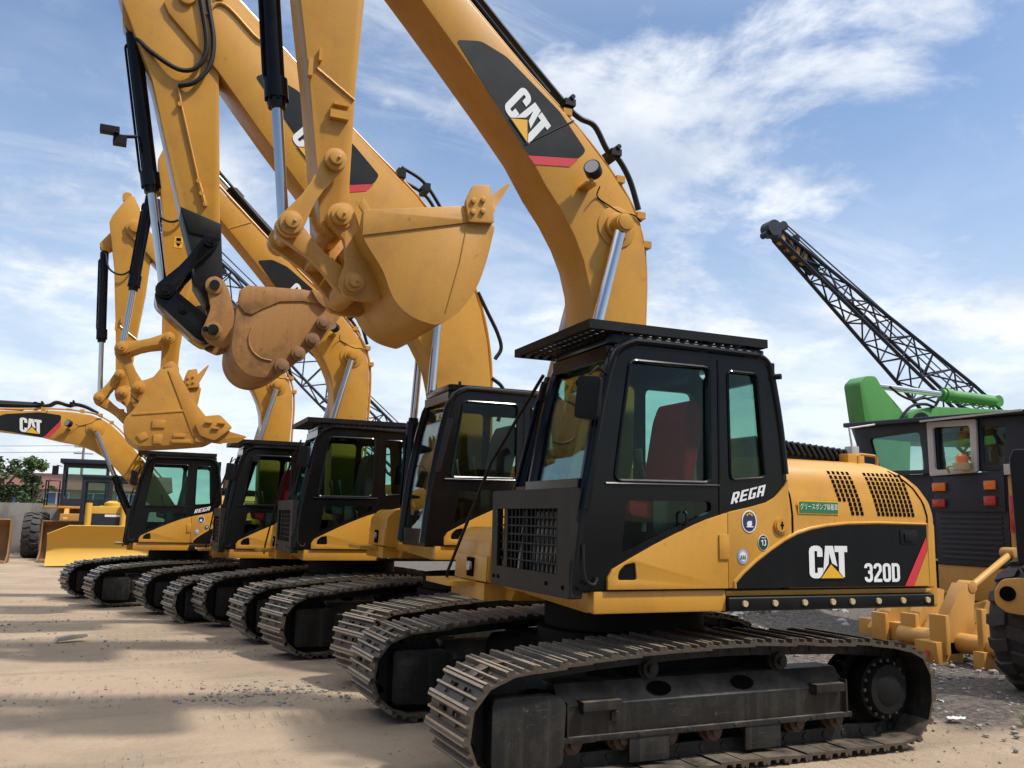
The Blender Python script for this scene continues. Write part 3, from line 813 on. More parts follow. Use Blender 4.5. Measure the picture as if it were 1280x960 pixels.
def excavator(label, pos, rz=0.0, kind='guard', arm='A', rega=True, uplift=0.0, seat=True, detail=True, yaw=0.0, fwd=0.0):
    yaw = radians(yaw)
    root = thing('excavator', label, 'excavator', pos, rz, 'row of parked excavators')
    K = 'B' if kind == 'plain' else 'S'
    add_track(root, -0.99, False, yaw, fwd); add_track(root, 1.09, True, yaw, fwd)
    # undercarriage middle
    bm = BM()
    box(bm, -.55, .75, -.85, .85, .42, .72); cyl(bm, (.1, 0, .70), (.1, 0, .82), .72, seg=40); 
    for sx in (-.75, .75):
        for sy in (-1, 1):
            tube(bm, [(.1 + sx * .4, sy * .3, .62), (.1 + sx, sy * .95, .52)], 0.16, 10)
    cb = obj('car_body', bm, 'black_under', root, bevel=0.02); cb.rotation_euler = (0, 0, yaw)
    bm = BM(); cyl(bm, (.1, 0, .83), (.1, 0, 1.0), .66, seg=48); obj('slewing_ring', bm, 'black_under', root)
    def part(name, bm, mats, parent=root, **kw):
        o = obj(name, bm, mats, parent, **kw)
        if parent is root and uplift: o.location.z += uplift
        return o
    # deck
    def deck():
        bm = BM()
        prism(bm, [(-.885, 1.062), (.181, 1.062), (.181, 1.211), (-.885, 1.211)], -1.30, -1.22)
        prism(bm, [(-1.22, 1.062), (-.2, 1.10), (.12, 1.16), (.12, 1.20), (-1.22, 1.211)], -.885, -.83, 'x')
        box(bm, -.83, 2.2, -1.22, 1.28, 1.10, 1.205)
        box(bm, .183, 2.19, -1.296, -1.22, 1.164, 1.205)
        prism(bm, [(.30, 1.0), (1.28, 1.0), (1.28, 1.10), (.2, 1.10)], -.80, 2.1, 'x')
        return bm
    part('deck', deck, 'yellow', bevel=0.015, key='deck')
    def strip():
        bm = BM()
        prism(bm, rounded([(-1.335, 1.062), (-1.225, 1.05), (-1.225, 1.163), (-1.335, 1.160)], 0.015, 3), .183, 2.15, 'x')
        return bm
    st = part('bumper_strip', strip, 'panel_black', key='strip')
    for x in (.313, .579, .85, 1.115, 1.302, 1.564, 1.815, 2.074):
        def bb():
            bm = BM(); cyl(bm, (0, -1.352, 1.115), (0, -1.334, 1.115), .022, seg=12); return bm
        b = obj('bolt', bb, 'bolt', st, key='stripbolt'); b.location.x = x
    # yellow side skins below the cab
    dy = [(-.789, 1.222), (-.79, 1.30), (-.752, 1.356), (-.606, 1.431), (-.43, 1.517), (-.244, 1.600), (-.1, 1.660), (.007, 1.700), (.184, 1.752), (.184, 1.222)]
    dp = part('door_panel', lambda: plate_bm(dy, [rounded([(-.715, 1.285), (-.709, 1.34), (-.66, 1.388), (-.578, 1.404), (-.566, 1.284)], .02, 3)], -1.325, -1.298), 'yellow', bevel=0.006, key='door_panel')
    def dh():
        bm = BM(); prism(bm, rounded([(-.722, 1.278), (-.715, 1.345), (-.662, 1.395), (-.572, 1.41), (-.56, 1.277)], .02, 3), -1.312, -1.302); return bm
    obj('door_handle', dh, 'black', dp, key='door_handle')
    def pp():
        bm = BM(); prism(bm, [(.190, 1.222), (.190, 1.754), (.226, 1.764), (.40, 1.80), (.539, 1.835), (.62, 1.875), (.659, 1.91), (.72, 1.97), (.744, 2.01), (.744, 1.222)], -1.322, -1.298); return bm
    sp = part('side_panel', pp, 'yellow', bevel=0.006, key='side_panel')
    def hg():
        bm = BM(); box(bm, .105, .190, -1.336, -1.326, 1.424, 1.598); return bm
    part('hinge', hg, 'yellow', bevel=0.006, key='hinge')
    def cap():
        bm = BM(); disc(bm, (.66, -1.328, 1.668), .062, .012, seg=28); disc(bm, (.66, -1.335, 1.672), .05, .012, seg=28)
        box(bm, .655, .665, -1.345, -1.336, 1.645, 1.70, 1); box(bm, .645, .675, -1.344, -1.336, 1.667, 1.679, 1); return bm
    obj('fuel_cap', cap, ['yellow', 'hole'], sp, key='fuelcap')
    ident = lambda x0, z0, s, y: (lambda u, v, o: Vector((x0 + s * u, y - o, z0 + s * v)))
    if detail:
        # three round stickers
        m1 = ident(.375, 1.695, .068, -1.322)
        seg = [[(.45 * cos(a) , .1 + .62 * sin(a)), (.45 * cos(a + .42), .1 + .62 * sin(a + .42)), (.72 * cos(a + .42) * .8, .1 + .95 * .9 * sin(a + .42)), (.72 * cos(a) * .8, .1 + .95 * .9 * sin(a))] for a in (.75, 1.32, 1.95)]
        sticker('round_sticker', ['white', 'navy', 'decal_yellow', 'white'], [[circ(0, 0, .98, ry=1.2)], [circ(0, 0, .84, ry=1.04)], seg, [circ(-.05, -.25, .34, ry=.3), [(.1, .1), (.3, .0), (.2, -.2)], [(-.5, -.5), (.5, -.5), (.4, -.62), (-.4, -.62)]]], m1, sp, 'navy and white sticker with yellow segments')
        m2 = ident(.497, 1.545, .048, -1.322)
        sticker('round_sticker', ['white', 'dark_green', 'white'], [[circ(0, 0, .98, ry=1.2)], [circ(0, 0, .88, ry=1.08)], [[(-.5, .3), (-.1, .4), (-.1, -.4), (-.25, -.4), (-.25, .2), (-.5, .15)], [(.1, .45), (.45, .35), (.4, -.45), (.0, -.5), (.05, -.35), (.25, -.3), (.28, .25), (.1, .3)], [(-.4, .65), (.4, .65), (.4, .75), (-.4, .75)]]], m2, sp, 'dark green sticker with white rim')
        m3 = ident(.312, 1.445, .046, -1.322)
        tr = [[(x - .13, -.42), (x + .13, -.42), (x + .1, .05), (x, .32), (x - .1, .05)] for x in (-.36, 0, .36)]
        sticker('round_sticker', ['sky_blue', 'pink', 'white', 'green'], [[circ(0, 0, 1, ry=1.2)], [circ(0, 0, .78, ry=.95)], [circ(0, -.02, .62, ry=.68)], tr], m3, sp, 'pale blue sticker with three green trees')
    # cab
    full = kind == 'plain'
    cab = part('cab', lambda: cab_shell_bm(full), 'black', key='cab_shell_' + K)
    obj('roof', cab_roof_bm, 'black', cab, bevel=0.02, key='cab_roof')
    obj('grab_rail', rail_bm, 'black', cab, key='cab_rail')
    panes(cab, full, 'glass_grey' if full else 'glass')
    cab_inside(cab, seat)
    if kind == 'guard':
        obj('roof_guard', guard_bm, 'black_matt', cab, key='roof_guard')
        obj('front_guard', front_guard_bm, ['guard_brown', 'hole'], cab, key='front_guard')
    else:
        bm = BM(); cyl(bm, (-.62, -1.2, 2.95), (-.62, -1.2, 3.03), .018, seg=8); obj('antenna_stub', bm, 'black_matt', cab); bm = BM(); cyl(bm, (-.70, -.42, 2.9), (-.70, -.42, 3.02), .02, seg=8); obj('antenna_stub', bm, 'black_matt', cab); bm = BM()
        prism(bm, rounded([(-.93, 2.0), (-.80, 2.6), (-.72, 2.6), (-.86, 2.0)], .03), -1.33, -1.302)
        obj('wiper_post', bm, 'black_matt', cab)
    def mir():
        bm = BM()
        X = Matrix.Translation((-.965, -1.36, 2.50)) @ Matrix.Rotation(radians(-52), 4, 'Z') @ Matrix.Rotation(radians(6), 4, 'Y')
        prism(bm, rounded([(-.085, -.145), (.085, -.145), (.085, .145), (-.085, .145)], .03, 4), -.025, .03, 'y', 0, X)
        tube(bm, [(-.79, -1.30, 2.68), (-.90, -1.36, 2.72), (-.96, -1.36, 2.66)], .009, 6)
        return bm
    if kind == 'guard':
        obj('mirror', mir, 'black_matt', cab, bevel=0.01, key='mirror')
        hose(cab, [(-.985, -1.335, 1.52), (-.985, -1.35, 1.35), (-.96, -1.35, 1.28), (-.90, -1.335, 1.26), (-.87, -1.32, 1.30)], .010, 'cable')
    bm = BM(); tube(bm, [(-.17, -1.30, 1.66), (-.17, -1.33, 1.67), (-.17, -1.33, 1.74), (-.17, -1.30, 1.75)], .010, 6, n=3); obj('latch', bm, 'black_matt', cab)
    bm = BM(); cyl(bm, (.63, -1.30, 2.78), (.67, -1.36, 2.78), .022, seg=10); obj('rear_lamp', bm, 'black_matt', cab)
    if rega:
        sticker('lettering', ['white'], [word('REGA', .60, .22, 1.15)], lambda u, v, o: Vector((.228 + .111 * u, -1.302 - o, 1.815 + .078 * v + .026 * u)), cab, 'white slanted lettering REGA')
    # hood and panels
    hood = part('engine_hood', hood_bm, 'yellow', bevel=0.0, key='hood')
    obj('grille', lambda: grille_bm(0), 'hole', hood, key='grille0'); obj('grille', lambda: grille_bm(1), 'hole', hood, key='grille1')
    def seam():
        bm = BM()
        pts = []
        for z in [1.24 + i * (2.12 - 1.24) / 20 for i in range(21)]:
            p, n = hood_point(interp(HOOD_XEND, z) - .065 - (0 if z < 1.7 else 0.0), z, .001); pts.append(p)
        tube(bm, pts, .0075, 5); return bm
    def seam2():
        bm = BM()
        pts = [hood_point(.79 + .05 * min(1, (z - 1.24) / .5) * 0 - (.05 if z > 1.9 else 0) * (z - 1.9) / .2, z, .001)[0] for z in [1.24 + i * .88 / 20 for i in range(21)]]
        tube(bm, pts, .0075, 5); return bm
    obj('seam', seam, 'hole', hood, key='hoodseam'); obj('seam', seam2, 'hole', hood, key='hoodseam2')
    def blackpanel():
        bm = BM(); prism(bm, [(.247, 1.222), (.247, 1.264), (.319, 1.325), (.44, 1.412), (.566, 1.488), (.69, 1.556), (.802, 1.605), (.94, 1.642), (1.09, 1.667), (1.287, 1.685), (1.6, 1.694), (2.104, 1.692), (2.108, 1.222)], -1.332, -1.325); return bm
    bp = part('black_panel', blackpanel, 'panel_black', key='black_panel')
    def trimedge():
        bm = BM(); pts = [(.240, 1.222), (.240, 1.266), (.314, 1.332), (.436, 1.42), (.562, 1.497), (.686, 1.565), (.80, 1.614), (.94, 1.652), (1.09, 1.677), (1.287, 1.696), (1.6, 1.706), (2.115, 1.704), (2.119, 1.222)]
        tube(bm, [(x, -1.322, z) for x, z in pts], .014, 8); return bm
    obj('panel_edge', trimedge, 'yellow', bp, key='panel_edge')
    def base_skin():
        bm = BM(); prism(bm, [(.75, 1.222), (.75, 1.60), (1.09, 1.68), (2.13, 1.71), (2.13, 1.222)], -1.324, -1.299); return bm
    part('lower_door', base_skin, 'yellow', bevel=0.004, key='lower_door')
    if detail:
        pm = lambda x0, z0, s: (lambda u, v, o: Vector((x0 + s * u, -1.332 - o, z0 + s * v)))
        b2 = BM(); stencil(b2, [[(2.095, 1.604), (2.101, 1.503), (1.939, 1.2235), (1.848, 1.2235)]], lambda u, v, o: Vector((u, -1.3365, v)), 0)
        obj('red_stripe', b2, 'decal_red', bp)
        b2 = BM(); stencil(b2, [[(2.103, 1.50), (2.106, 1.2235), (1.942, 1.2235)]], lambda u, v, o: Vector((u, -1.3365, v)), 0)
        obj('yellow_corner', b2, 'yellow', bp)
        sticker('lettering', ['white', 'panel_black', 'decal_yellow'], [LOGO[0], LOGO[1], LOGO[2]], lambda u, v, o: Vector((.905 + .31 * u, -1.332 - o, 1.288 + .238 * v)), bp)
        sticker('model_number', ['white'], [word('320D', .555, 0, 1.0)], lambda u, v, o: Vector((1.438 + .165 * u, -1.332 - o, 1.256 + .142 * v)), bp)
        bm = BM(); box(bm, 1.82, 2.0, -1.338, -1.3325, 1.545, 1.655); box(bm, 1.86, 1.93, -1.346, -1.338, 1.57, 1.63); obj('latch', bm, 'black_matt', bp, bevel=.004)
        # green plate with katakana
        gl = sticker('instruction_plate', ['decal_yellow', 'green'], [[[(0, 0), (1, 0), (1, 1), (0, 1)]], [[(.025, .08), (.975, .08), (.975, .92), (.025, .92)]]], lambda u, v, o: Vector((.845 + .392 * u, -1.3005 - o, 1.760 + .10 * v)), hood, 'green plate with white Japanese lettering')
        cu = bpy.data.curves.new('plate_lettering', 'FONT'); cu.body = 'グリースポンプ装着車'; cu.size = .052; cu.extrude = 0.0002
        cu.align_x = 'CENTER'; cu.align_y = 'CENTER'
        to = bpy.data.objects.new('plate_lettering', cu); COL.objects.link(to); to.parent = gl
        to.data.materials.append(M['white']); to.location = (1.041, -1.3095, 1.812); to.rotation_euler = (pi / 2, 0, 0); to.scale = (.70, 1, 1)
        bpy.context.view_layer.update()
        me = bpy.data.meshes.new_from_object(to.evaluated_get(bpy.context.evaluated_depsgraph_get()))
        mw = to.matrix_local.copy(); bpy.data.objects.remove(to)
        if not me.materials: me.materials.append(M['white'])
        to = bpy.data.objects.new('plate_lettering', me); COL.objects.link(to); to.parent = gl; to.matrix_local = mw
    # counterweight, fuel tank side, toolbox
    def cw():
        bm = BM()
        poly = [(2.155, -1.30), (2.24, -1.29), (2.42, -1.05), (2.58, -.6), (2.64, 0), (2.58, .6), (2.42, 1.05), (2.24, 1.29), (2.155, 1.30), (2.0, .9), (2.0, -.9)]
        prism(bm, poly, 1.05, 1.72, 'z'); return bm
    part('counterweight', cw, 'yellow', bevel=0.03, seg=3, key='cw')
    def tank():
        bm = BM(); prism(bm, rounded([(-.25, 1.21), (.74, 1.21), (.74, 2.0), (-.15, 2.0), (-.25, 1.9)], .05), .42, 1.30, 'y'); return bm
    part('fuel_tank', tank, 'yellow', bevel=0.02, key='tank')
    def tbx():
        bm = BM()
        prism(bm, rounded([(-.99, 1.14), (-.25, 1.14), (-.25, 1.60), (-.86, 1.60), (-.97, 1.50)], .05), .35, 1.16, 'y')
        prism(bm, rounded([(-1.0, 1.15), (-.99, 1.36), (-.98, 1.36), (-.98, 1.15)], .005), .37, 1.14, 'y')
        box(bm, -1.24, -.985, .62, 1.24, 1.105, 1.145); box(bm, -1.0, -.3, .40, 1.22, 1.0, 1.138)
        return bm
    tb = part('tool_box', tbx, 'yellow', bevel=0.018, seg=3, key='toolbox')
    def tl():
        bm = BM(); box(bm, -1.012, -.995, .66, .80, 1.18, 1.34); disc(bm, (-1.02, .71, 1.27), .04, .03, 'x', 16, 1); return bm
    obj('work_lamp', tl, ['hole', 'lens'], tb, key='toolboxlamp')
    if kind == 'guard':
        part('mirror_stay', lambda: tube_bm([(-.85, -.38, 2.80), (-1.0, .30, 2.15), (-1.08, 1.10, 1.20), (-1.09, 1.12, 1.05)], .014), 'black_matt', key='stay')
    # machinery on top of the hood
    def ribs():
        bm = BM()
        box(bm, .80, 1.80, -.85, -.15, 2.15, 2.29)
        for i in range(16):
            x = .84 + i * .062
            X = Matrix.Translation((x, 0, 2.31 - .004 * i)) @ Matrix.Rotation(radians(-35), 4, 'Y')
            box(bm, -.014, .014, -.88, -.12, -.055, .075, 0, X)
        return bm
    part('hood_louvre', ribs, 'rubber', key='ribs', bevel=0.004)
    def exh():
        bm = BM(); tube(bm, [(.95, .30, 2.2), (.95, .30, 2.50), (.98, .30, 2.58), (1.06, .30, 2.62)], .055, 12, n=4); return bm
    part('exhaust_pipe', exh, 'rust', key='exh')
    def hr():
        bm = BM(); tube(bm, [(1.70, -1.05, 2.12), (1.70, -1.05, 2.245), (1.72, -1.05, 2.262), (1.88, -1.05, 2.255), (1.90, -1.05, 2.235), (1.90, -1.05, 2.05)], .011, 8); return bm
    part('hand_rail', hr, 'yellow', key='hr')
    def bx2():
        bm = BM(); box(bm, 1.66, 1.84, -.98, -.86, 2.1, 2.27); return bm
    part('filler_box', bx2, 'yellow', bevel=.012, key='bx2')
    arm_of(root, arm)
    return root

def plate_bm(outer, holes, a0, a1):
    bm = BM(); plate(bm, outer, holes, a0, a1); return bm
def tube_bm(pts, r, n=0):
    bm = BM(); tube(bm, pts, r, 8, n=n); return bm

# ------------------------------------------------------------------ arms
DECAL = [(-1.594, 5.572), (-1.376, 5.615), (-1.142, 5.531), (-0.633, 5.142), (-0.377, 4.836), (-0.451, 4.756), (-0.926, 4.696), (-0.978, 4.757)]
DRED = [(-0.926, 4.692), (-0.452, 4.752), (-0.535, 4.664), (-0.865, 4.625)]
def arm_of(root, arm):
    big = arm == 'B'
    phi = radians({'A': 0, 'B': 0, 'C': .6, 'D': 1.0, 'E': 44.5}[arm])
    R = lambda p: rot(p, FOOT, phi)
    boom = boom_part(root, BOOM_B if big else BOOM, phi, FOOT, big)
    Y0, Y1 = -.17, .31
    if not big:
        P8 = DECAL; base = (-1.225, 5.16); d = Vector((-.95 + 1.22, 4.798 - 5.161))
        decal_on_boom(boom, R, P8, DRED, (-1.168, 5.075), (.262, -.312), (.185, .232), Y0)
    else:
        s = 1.12
        P8 = [(-2.95, 6.82), (-2.81, 6.90), (-2.45, 6.75), (-1.72, 6.18), (-1.40, 5.86), (-1.46, 5.74), (-2.0, 5.62), (-2.07, 5.70)]
        red = [(-2.0, 5.615), (-1.462, 5.735), (-1.55, 5.63), (-1.93, 5.53)]
        decal_on_boom(boom, R, P8, red, (-2.50, 6.14), (.34, -.375), (.225, .265), Y0)
    # tubes and hoses on the outer edge
    if not big:
        outer = [(-2.4, 6.86), (-1.493, 5.99), (-0.91, 5.45), (-0.447, 5.064), (-0.13, 4.745), (0.08, 4.485), (0.185, 4.26), (0.237, 4.045), (0.255, 3.772), (0.243, 3.37), (.21, 2.5)]
        bm = BM(); tube(bm, [(*[R(p)[0] + .012], -.09, R(p)[1] + .02) for p in outer], .018, 8, n=3); obj('pipe', bm, 'yellow', boom)
        bm = BM(); tube(bm, [(*[R((p[0] + .03, p[1] + .02))[0]], -.01, R((p[0] + .03, p[1] + .02))[1]) for p in outer], .018, 8, n=3); obj('pipe', bm, 'pipe_white', boom)
        for p in ((-.02, 4.66), (.19, 4.36), (.25, 4.1), (-.55, 5.18)):
            bm = BM(); q = R(p); box(bm, q[0] - .03, q[0] + .05, -.14, .06, q[1] - .03, q[1] + .03); obj('clamp', bm, 'yellow', boom)
        # stick ram along the top of the boom
        a, b = R((-.62, 5.33)), R((-2.0, 6.98))
        ram(root, 'stick_cylinder', a, R((-2.86, 7.52)), .07, .085, .05, .62)
        for yy in (-.10, .20):
            hose(root, [(*[R(p)[0]], yy, R(p)[1]) for p in ((-2.3, 7.0), (-1.45, 6.12), (-.62, 5.33), (-.42, 5.17), (-.26, 5.12), (-.13, 4.92), (-.02, 4.86), (.1, 4.68), (.19, 4.42))], .026, 'hose')
        for p in ((-.52, 5.27), (-.06, 4.90)):
            bm = BM(); q = R(p); box(bm, q[0] - .05, q[0] + .05, -.15, .25, q[1] - .03, q[1] + .03); cyl(bm, (q[0] + .02, -.16, q[1] + .05), (q[0] + .02, .26, q[1] + .05), .022, seg=8)
            obj('hose_clamp', bm, 'black_matt', boom)
        # lamp
        lp = R((-.40, 4.58))
        bm = BM(); disc(bm, (0, 0, 0), .072, .09, 'x', 20, 0); disc(bm, (-.048, 0, 0), .060, .01, 'x', 20, 1)
        lo = obj('lamp', bm, ['black_matt', 'lens'], boom); lo.location = (lp[0], Y0 - .17, lp[1] + .02); lo.rotation_euler = (0, radians(12), radians(48))
        bm = BM(); box(bm, lp[0] - .05, lp[0] + .05, Y0 - .15, Y0, lp[1] - .10, lp[1] - .08); cyl(bm, (lp[0], Y0 - .14, lp[1] - .1), (lp[0], Y0 - .15, lp[1] - .03), .02, seg=8)
        obj('lamp_bracket', bm, 'yellow', boom)
        w = [(-.29, 4.50), (-.27, 4.44), (-.16, 4.38), (-.03, 4.33), (.09, 4.33), (.17, 4.28)]
        hose(boom, [(R(p)[0], Y0 - .01 - (.08 if i == 0 else 0), R(p)[1]) for i, p in enumerate(w)], .006, 'wire', 'hole')
        for a_, b_ in (((-.96, 4.78), (-.50, 5.09)), ((-2.05, 6.02), (-1.72, 6.17)), ((-.33, 2.95), (.19, 2.98))):
            p_, q_ = R(a_), R(b_); bm = BM(); tube(bm, [(p_[0], Y0 - .0045, p_[1]), (q_[0], Y0 - .0045, q_[1])], .006, 6); obj('weld_seam', bm, 'decal_black' if a_[0] == -.96 else 'yellow', boom)
        # boom rams
        boss = R((-.075, 4.195))
        base = (-.80, 1.38)
        for yy in (-.258, .398):
            ram(root, 'boom_cylinder', base, boss, yy, .066, .050, .52, True)
    else:
        for yy in (-.258, .398):
            ram(root, 'boom_cylinder', (-.74, 1.60), (-.58, 4.45), yy, .066, .052, .44, True)
        outer = [(-3.2, 7.76), (-2.388, 7.03), (-1.764, 6.42), (-0.9, 5.70), (-0.48, 5.22), (-.16, 4.76), (.03, 4.32), (.13, 3.92), (.19, 3.41), (.2, 2.5)]
        bm = BM(); tube(bm, [(p[0] + .012, -.09, p[1] + .02) for p in outer], .02, 8, n=3); obj('pipe', bm, 'yellow', boom)
        bm = BM(); tube(bm, [(p[0] + .04, .0, p[1] + .03) for p in outer], .02, 8, n=3); obj('pipe', bm, 'pipe_white', boom)
        hose(root, [(-1.1, -.10, 6.05), (-.8, -.1, 5.90), (-.55, -.10, 5.58), (-.40, -.10, 5.32), (-.25, -.1, 5.0)], .024)
        hose(root, [(-1.05, .08, 5.95), (-.72, .08, 5.80), (-.5, .08, 5.5), (-.30, .08, 5.2), (-.18, .08, 4.95)], .024)
        hose(root, [(-.02, -.1, 4.55), (.12, -.1, 4.30), (.26, -.1, 4.05), (.32, -.1, 3.85), (.24, -.1, 3.70)], .026)
        hose(root, [(.2, -.1, 3.45), (.34, -.1, 3.35), (.38, -.1, 3.2), (.3, -.1, 2.9)], .026)
        bm = BM(); box(bm, -1.15, -1.05, -.15, .1, 5.90, 6.02); obj('hose_clamp', bm, 'black_matt', boom); bm = BM(); box(bm, -.80, -.72, -.15, .1, 5.78, 5.88); obj('hose_clamp', bm, 'black_matt', boom)
        ram(root, 'stick_cylinder', (-2.05, 6.80), (-4.15, 8.42), .07, .10, .06, .62)
        # bracket near the tip
        bm = BM(); tube(bm, [(-3.55, -.18, 7.45), (-3.45, -.18, 7.62), (-3.3, -.18, 7.60), (-3.0, -.18, 7.33), (-2.88, -.18, 7.27)], .02, 6, n=3); pin(bm, -3.42, 7.72, -.2, -.15, .05); obj('hose_bracket', bm, 'yellow', boom)

    if big:
        K = (-3.239, 4.212); S = (-3.317, 4.717); J = (-3.755, 4.103); Bp = (-3.221, 3.697)
        bm = BM(); prism(bm, STICK_B, -.13, .31, 'y'); stick = obj('stick', bm, 'yellow', root, bevel=.014)
        bm = BM(); prism(bm, [(-3.66, 5.07), (-3.21, 4.93), (-3.155, 4.354), (-3.12, 4.1), (-3.3, 4.03), (-3.45, 4.25), (-3.48, 4.5)], -.155, .335, 'y')
        prism(bm, [(-3.665, 5.09), (-3.55, 4.80), (-3.21, 4.76), (-3.205, 4.95)], -.17, -.154, 'y')
        obj('stick_end', bm, 'black_matt', stick, bevel=.012)
        bm = BM()   # grease pipe with fittings down the side
        tube(bm, [(-3.79, -.15, 6.50), (-3.75, -.15, 6.33), (-3.47, -.15, 5.35)], .016, 6); 
        for p in ((-3.755, 6.30), (-3.49, 5.42), (-3.45, 5.28), (-3.40, 5.16)): cyl(bm, (p[0], -.18, p[1]), (p[0], -.12, p[1]), .028, seg=8)
        tube(bm, [(-3.49, -.16, 5.42), (-3.43, -.16, 5.24), (-3.40, -.16, 5.14)], .024, 6)
        obj('grease_pipe', bm, 'yellow', stick)
        hose(root, [(-4.27, -.10, 7.02), (-4.1, -.16, 6.86), (-3.8, -.2, 6.70), (-3.60, -.2, 6.78), (-3.52, -.2, 7.05), (-3.60, -.2, 7.5), (-3.7, -.2, 7.9)], .028)
        hose(root, [(-3.79, -.16, 6.52), (-3.62, -.2, 6.58), (-3.47, -.2, 6.82), (-3.45, -.2, 7.15), (-3.53, -.2, 7.55), (-3.6, -.2, 7.9)], .028)
        bm = BM(); prism(bm, rounded([(-4.43, 7.20), (-4.33, 7.12), (-4.24, 7.26), (-4.33, 7.75), (-4.5, 7.75)], .04), -.05, .23, 'y'); obj('ram_ear', bm, 'yellow', stick, bevel=.01)
        ram(root, 'bucket_cylinder', (-4.33, 7.22), J, .08, .085, .048, .60, True)
        bm = BM(); box(bm, -4.56, -4.36, -.10, .02, 5.86, 5.93); box(bm, -4.42, -4.28, -.06, .06, 5.76, 5.86); tube(bm, [(-4.4, -.02, 5.84), (-4.18, .03, 5.9)], .02, 6); obj('ram_bracket', bm, 'black_matt', root)
        bm = BM(); link_bar(bm, S, J, .09, .10, .062, -.21, -.16); link_bar(bm, S, J, .09, .10, .062, .33, .38)
        bossed(bm, S[0], S[1], -.21, .075); pin(bm, S[0], S[1], -.2, .38, .06); pin(bm, J[0], J[1], -.23, .4, .075); bossed(bm, J[0], J[1], -.21, .08)
        obj('idler_link', bm, 'black', root, bevel=.008)
        bm = BM(); prism(bm, rounded([(-3.86, 4.08), (-3.72, 4.18), (-3.50, 4.02), (-3.14, 3.76), (-3.13, 3.60), (-3.30, 3.55), (-3.42, 3.62), (-3.84, 3.98)], .05), -.15, .33, 'y')
        bossed(bm, -3.55, 3.91, -.15, .055); bossed(bm, -3.30, 3.70, -.15, .05)
        obj('bucket_link', bm, 'black', root, bevel=.012)
        # bucket: smooth side plates, wrapper, heel knobs
        bm = BM(); bucket_shell(bm, BUCKET_B, 4, 14, -.50, .66, .04)
        for y in (-.18, .32):
            prism(bm, rounded([(-3.33, 4.26), (-3.24, 4.33), (-3.14, 4.28), (-3.08, 4.18), (-3.0, 3.9), (-3.02, 3.55), (-3.12, 3.50), (-3.27, 3.56), (-3.35, 3.66), (-3.30, 3.80), (-3.26, 3.95), (-3.30, 4.10)], .04), y - .03, y + .03, 'y')
            pin(bm, K[0], K[1], y - .05, y + .05, .10); pin(bm, Bp[0], Bp[1], y - .05, y + .05, .10)
        # upper band on the side plate
        prism(bm, [(-2.98, 4.10), (-2.908, 4.175), (-2.299, 4.204), (-2.078, 4.183), (-1.85, 4.05), (-2.05, 4.05), (-2.30, 4.075), (-2.55, 4.04), (-2.76, 3.92), (-2.84, 3.86), (-2.92, 3.87), (-3.0, 3.96)], -.515, -.499, 'y')
        prism(bm, rounded([(-2.22, 4.21), (-1.98, 4.22), (-1.98, 4.10), (-2.05, 4.02), (-2.13, 4.08)], .02), -.55, -.50, 'y')
        tube(bm, [(-2.83, -.503, 3.72), (-2.86, -.503, 3.58), (-2.82, -.503, 3.46), (-2.72, -.503, 3.38), (-2.60, -.503, 3.36)], .012, 6, n=4)
        bk = obj('bucket', bm, 'yellow_old', root, bevel=.004)
        bm = BM(); pin(bm, K[0], K[1], -.26, -.22, .055); obj('pin', bm, 'black_matt', bk); bm = BM(); pin(bm, Bp[0], Bp[1], -.26, -.22, .06); obj('pin', bm, 'black_matt', bk)
        for p in ((-2.059, 3.836), (-2.171, 3.628), (-2.319, 3.456), (-2.491, 3.299)):
            bm = BM(); pin(bm, p[0], p[1], -.575, -.50, .082); pin(bm, p[0], p[1], -.60, -.575, .05); obj('heel_knob', bm, 'yellow_brown', bk, bevel=.015)
        return
    # standard stick, hung from the boom tip
    tip = R((-2.68, 6.92))
    K = {'A': (-2.485, 3.889), 'C': (-2.759, 3.76), 'D': (-2.745, 3.85), 'E': (tip[0] - .75, tip[1] - 2.93)}[arm]
    a0 = atan2(6.92 - 3.889, -2.68 + 2.485); a1 = atan2(tip[1] - K[1], tip[0] - K[0]); da = a1 - a0
    sc = hypot(tip[0] - K[0], tip[1] - K[1]) / hypot(-.195, 3.031)
    T = lambda p: (lambda q: (q[0] + K[0], q[1] + K[1]))(rot((p[0] * 1.0, p[1] * sc), (0, 0), da))
    bm = BM(); prism(bm, [T(p) for p in STICK], -.12, .28, 'y')
    stick = obj('stick', bm, 'yellow', root, bevel=.014)
    bm = BM(); prism(bm, [T(p) for p in [(-.60, 2.90), (-.75, 2.66), (-.70, 2.54), (-.58, 2.55), (-.48, 2.65), (-.46, 2.9)]], -.02, .18, 'y'); obj('ram_ear', bm, 'yellow', stick, bevel=.01)
    bm = BM()
    tube(bm, [(*[T((-.22, .78 + .42))[0]], -.125, T((-.22, 1.2))[1]), (T((.085, 1.0))[0], -.125, T((.085, 1.0))[1])], .012, 6)   # weld seam
    for p, q in (((-.265, 1.24), (-.275, 1.12)), ((.03, .86), (-.09, .82))):
        a, b = T(p), T(q)
        box(bm, min(a[0], b[0]) - .012, max(a[0], b[0]) + .012, -.175, -.12, min(a[1], b[1]) - .012, max(a[1], b[1]) + .012)
    a = T((-.20, 1.30)); box(bm, a[0] - .012, a[0] + .012, -.17, -.12, a[1] - .05, a[1] + .05)
    a = T((-.02, .93)); box(bm, a[0] - .06, a[0] + .06, -.17, -.12, a[1] - .012, a[1] + .012)
    obj('pipe_clip', bm, 'yellow', stick)
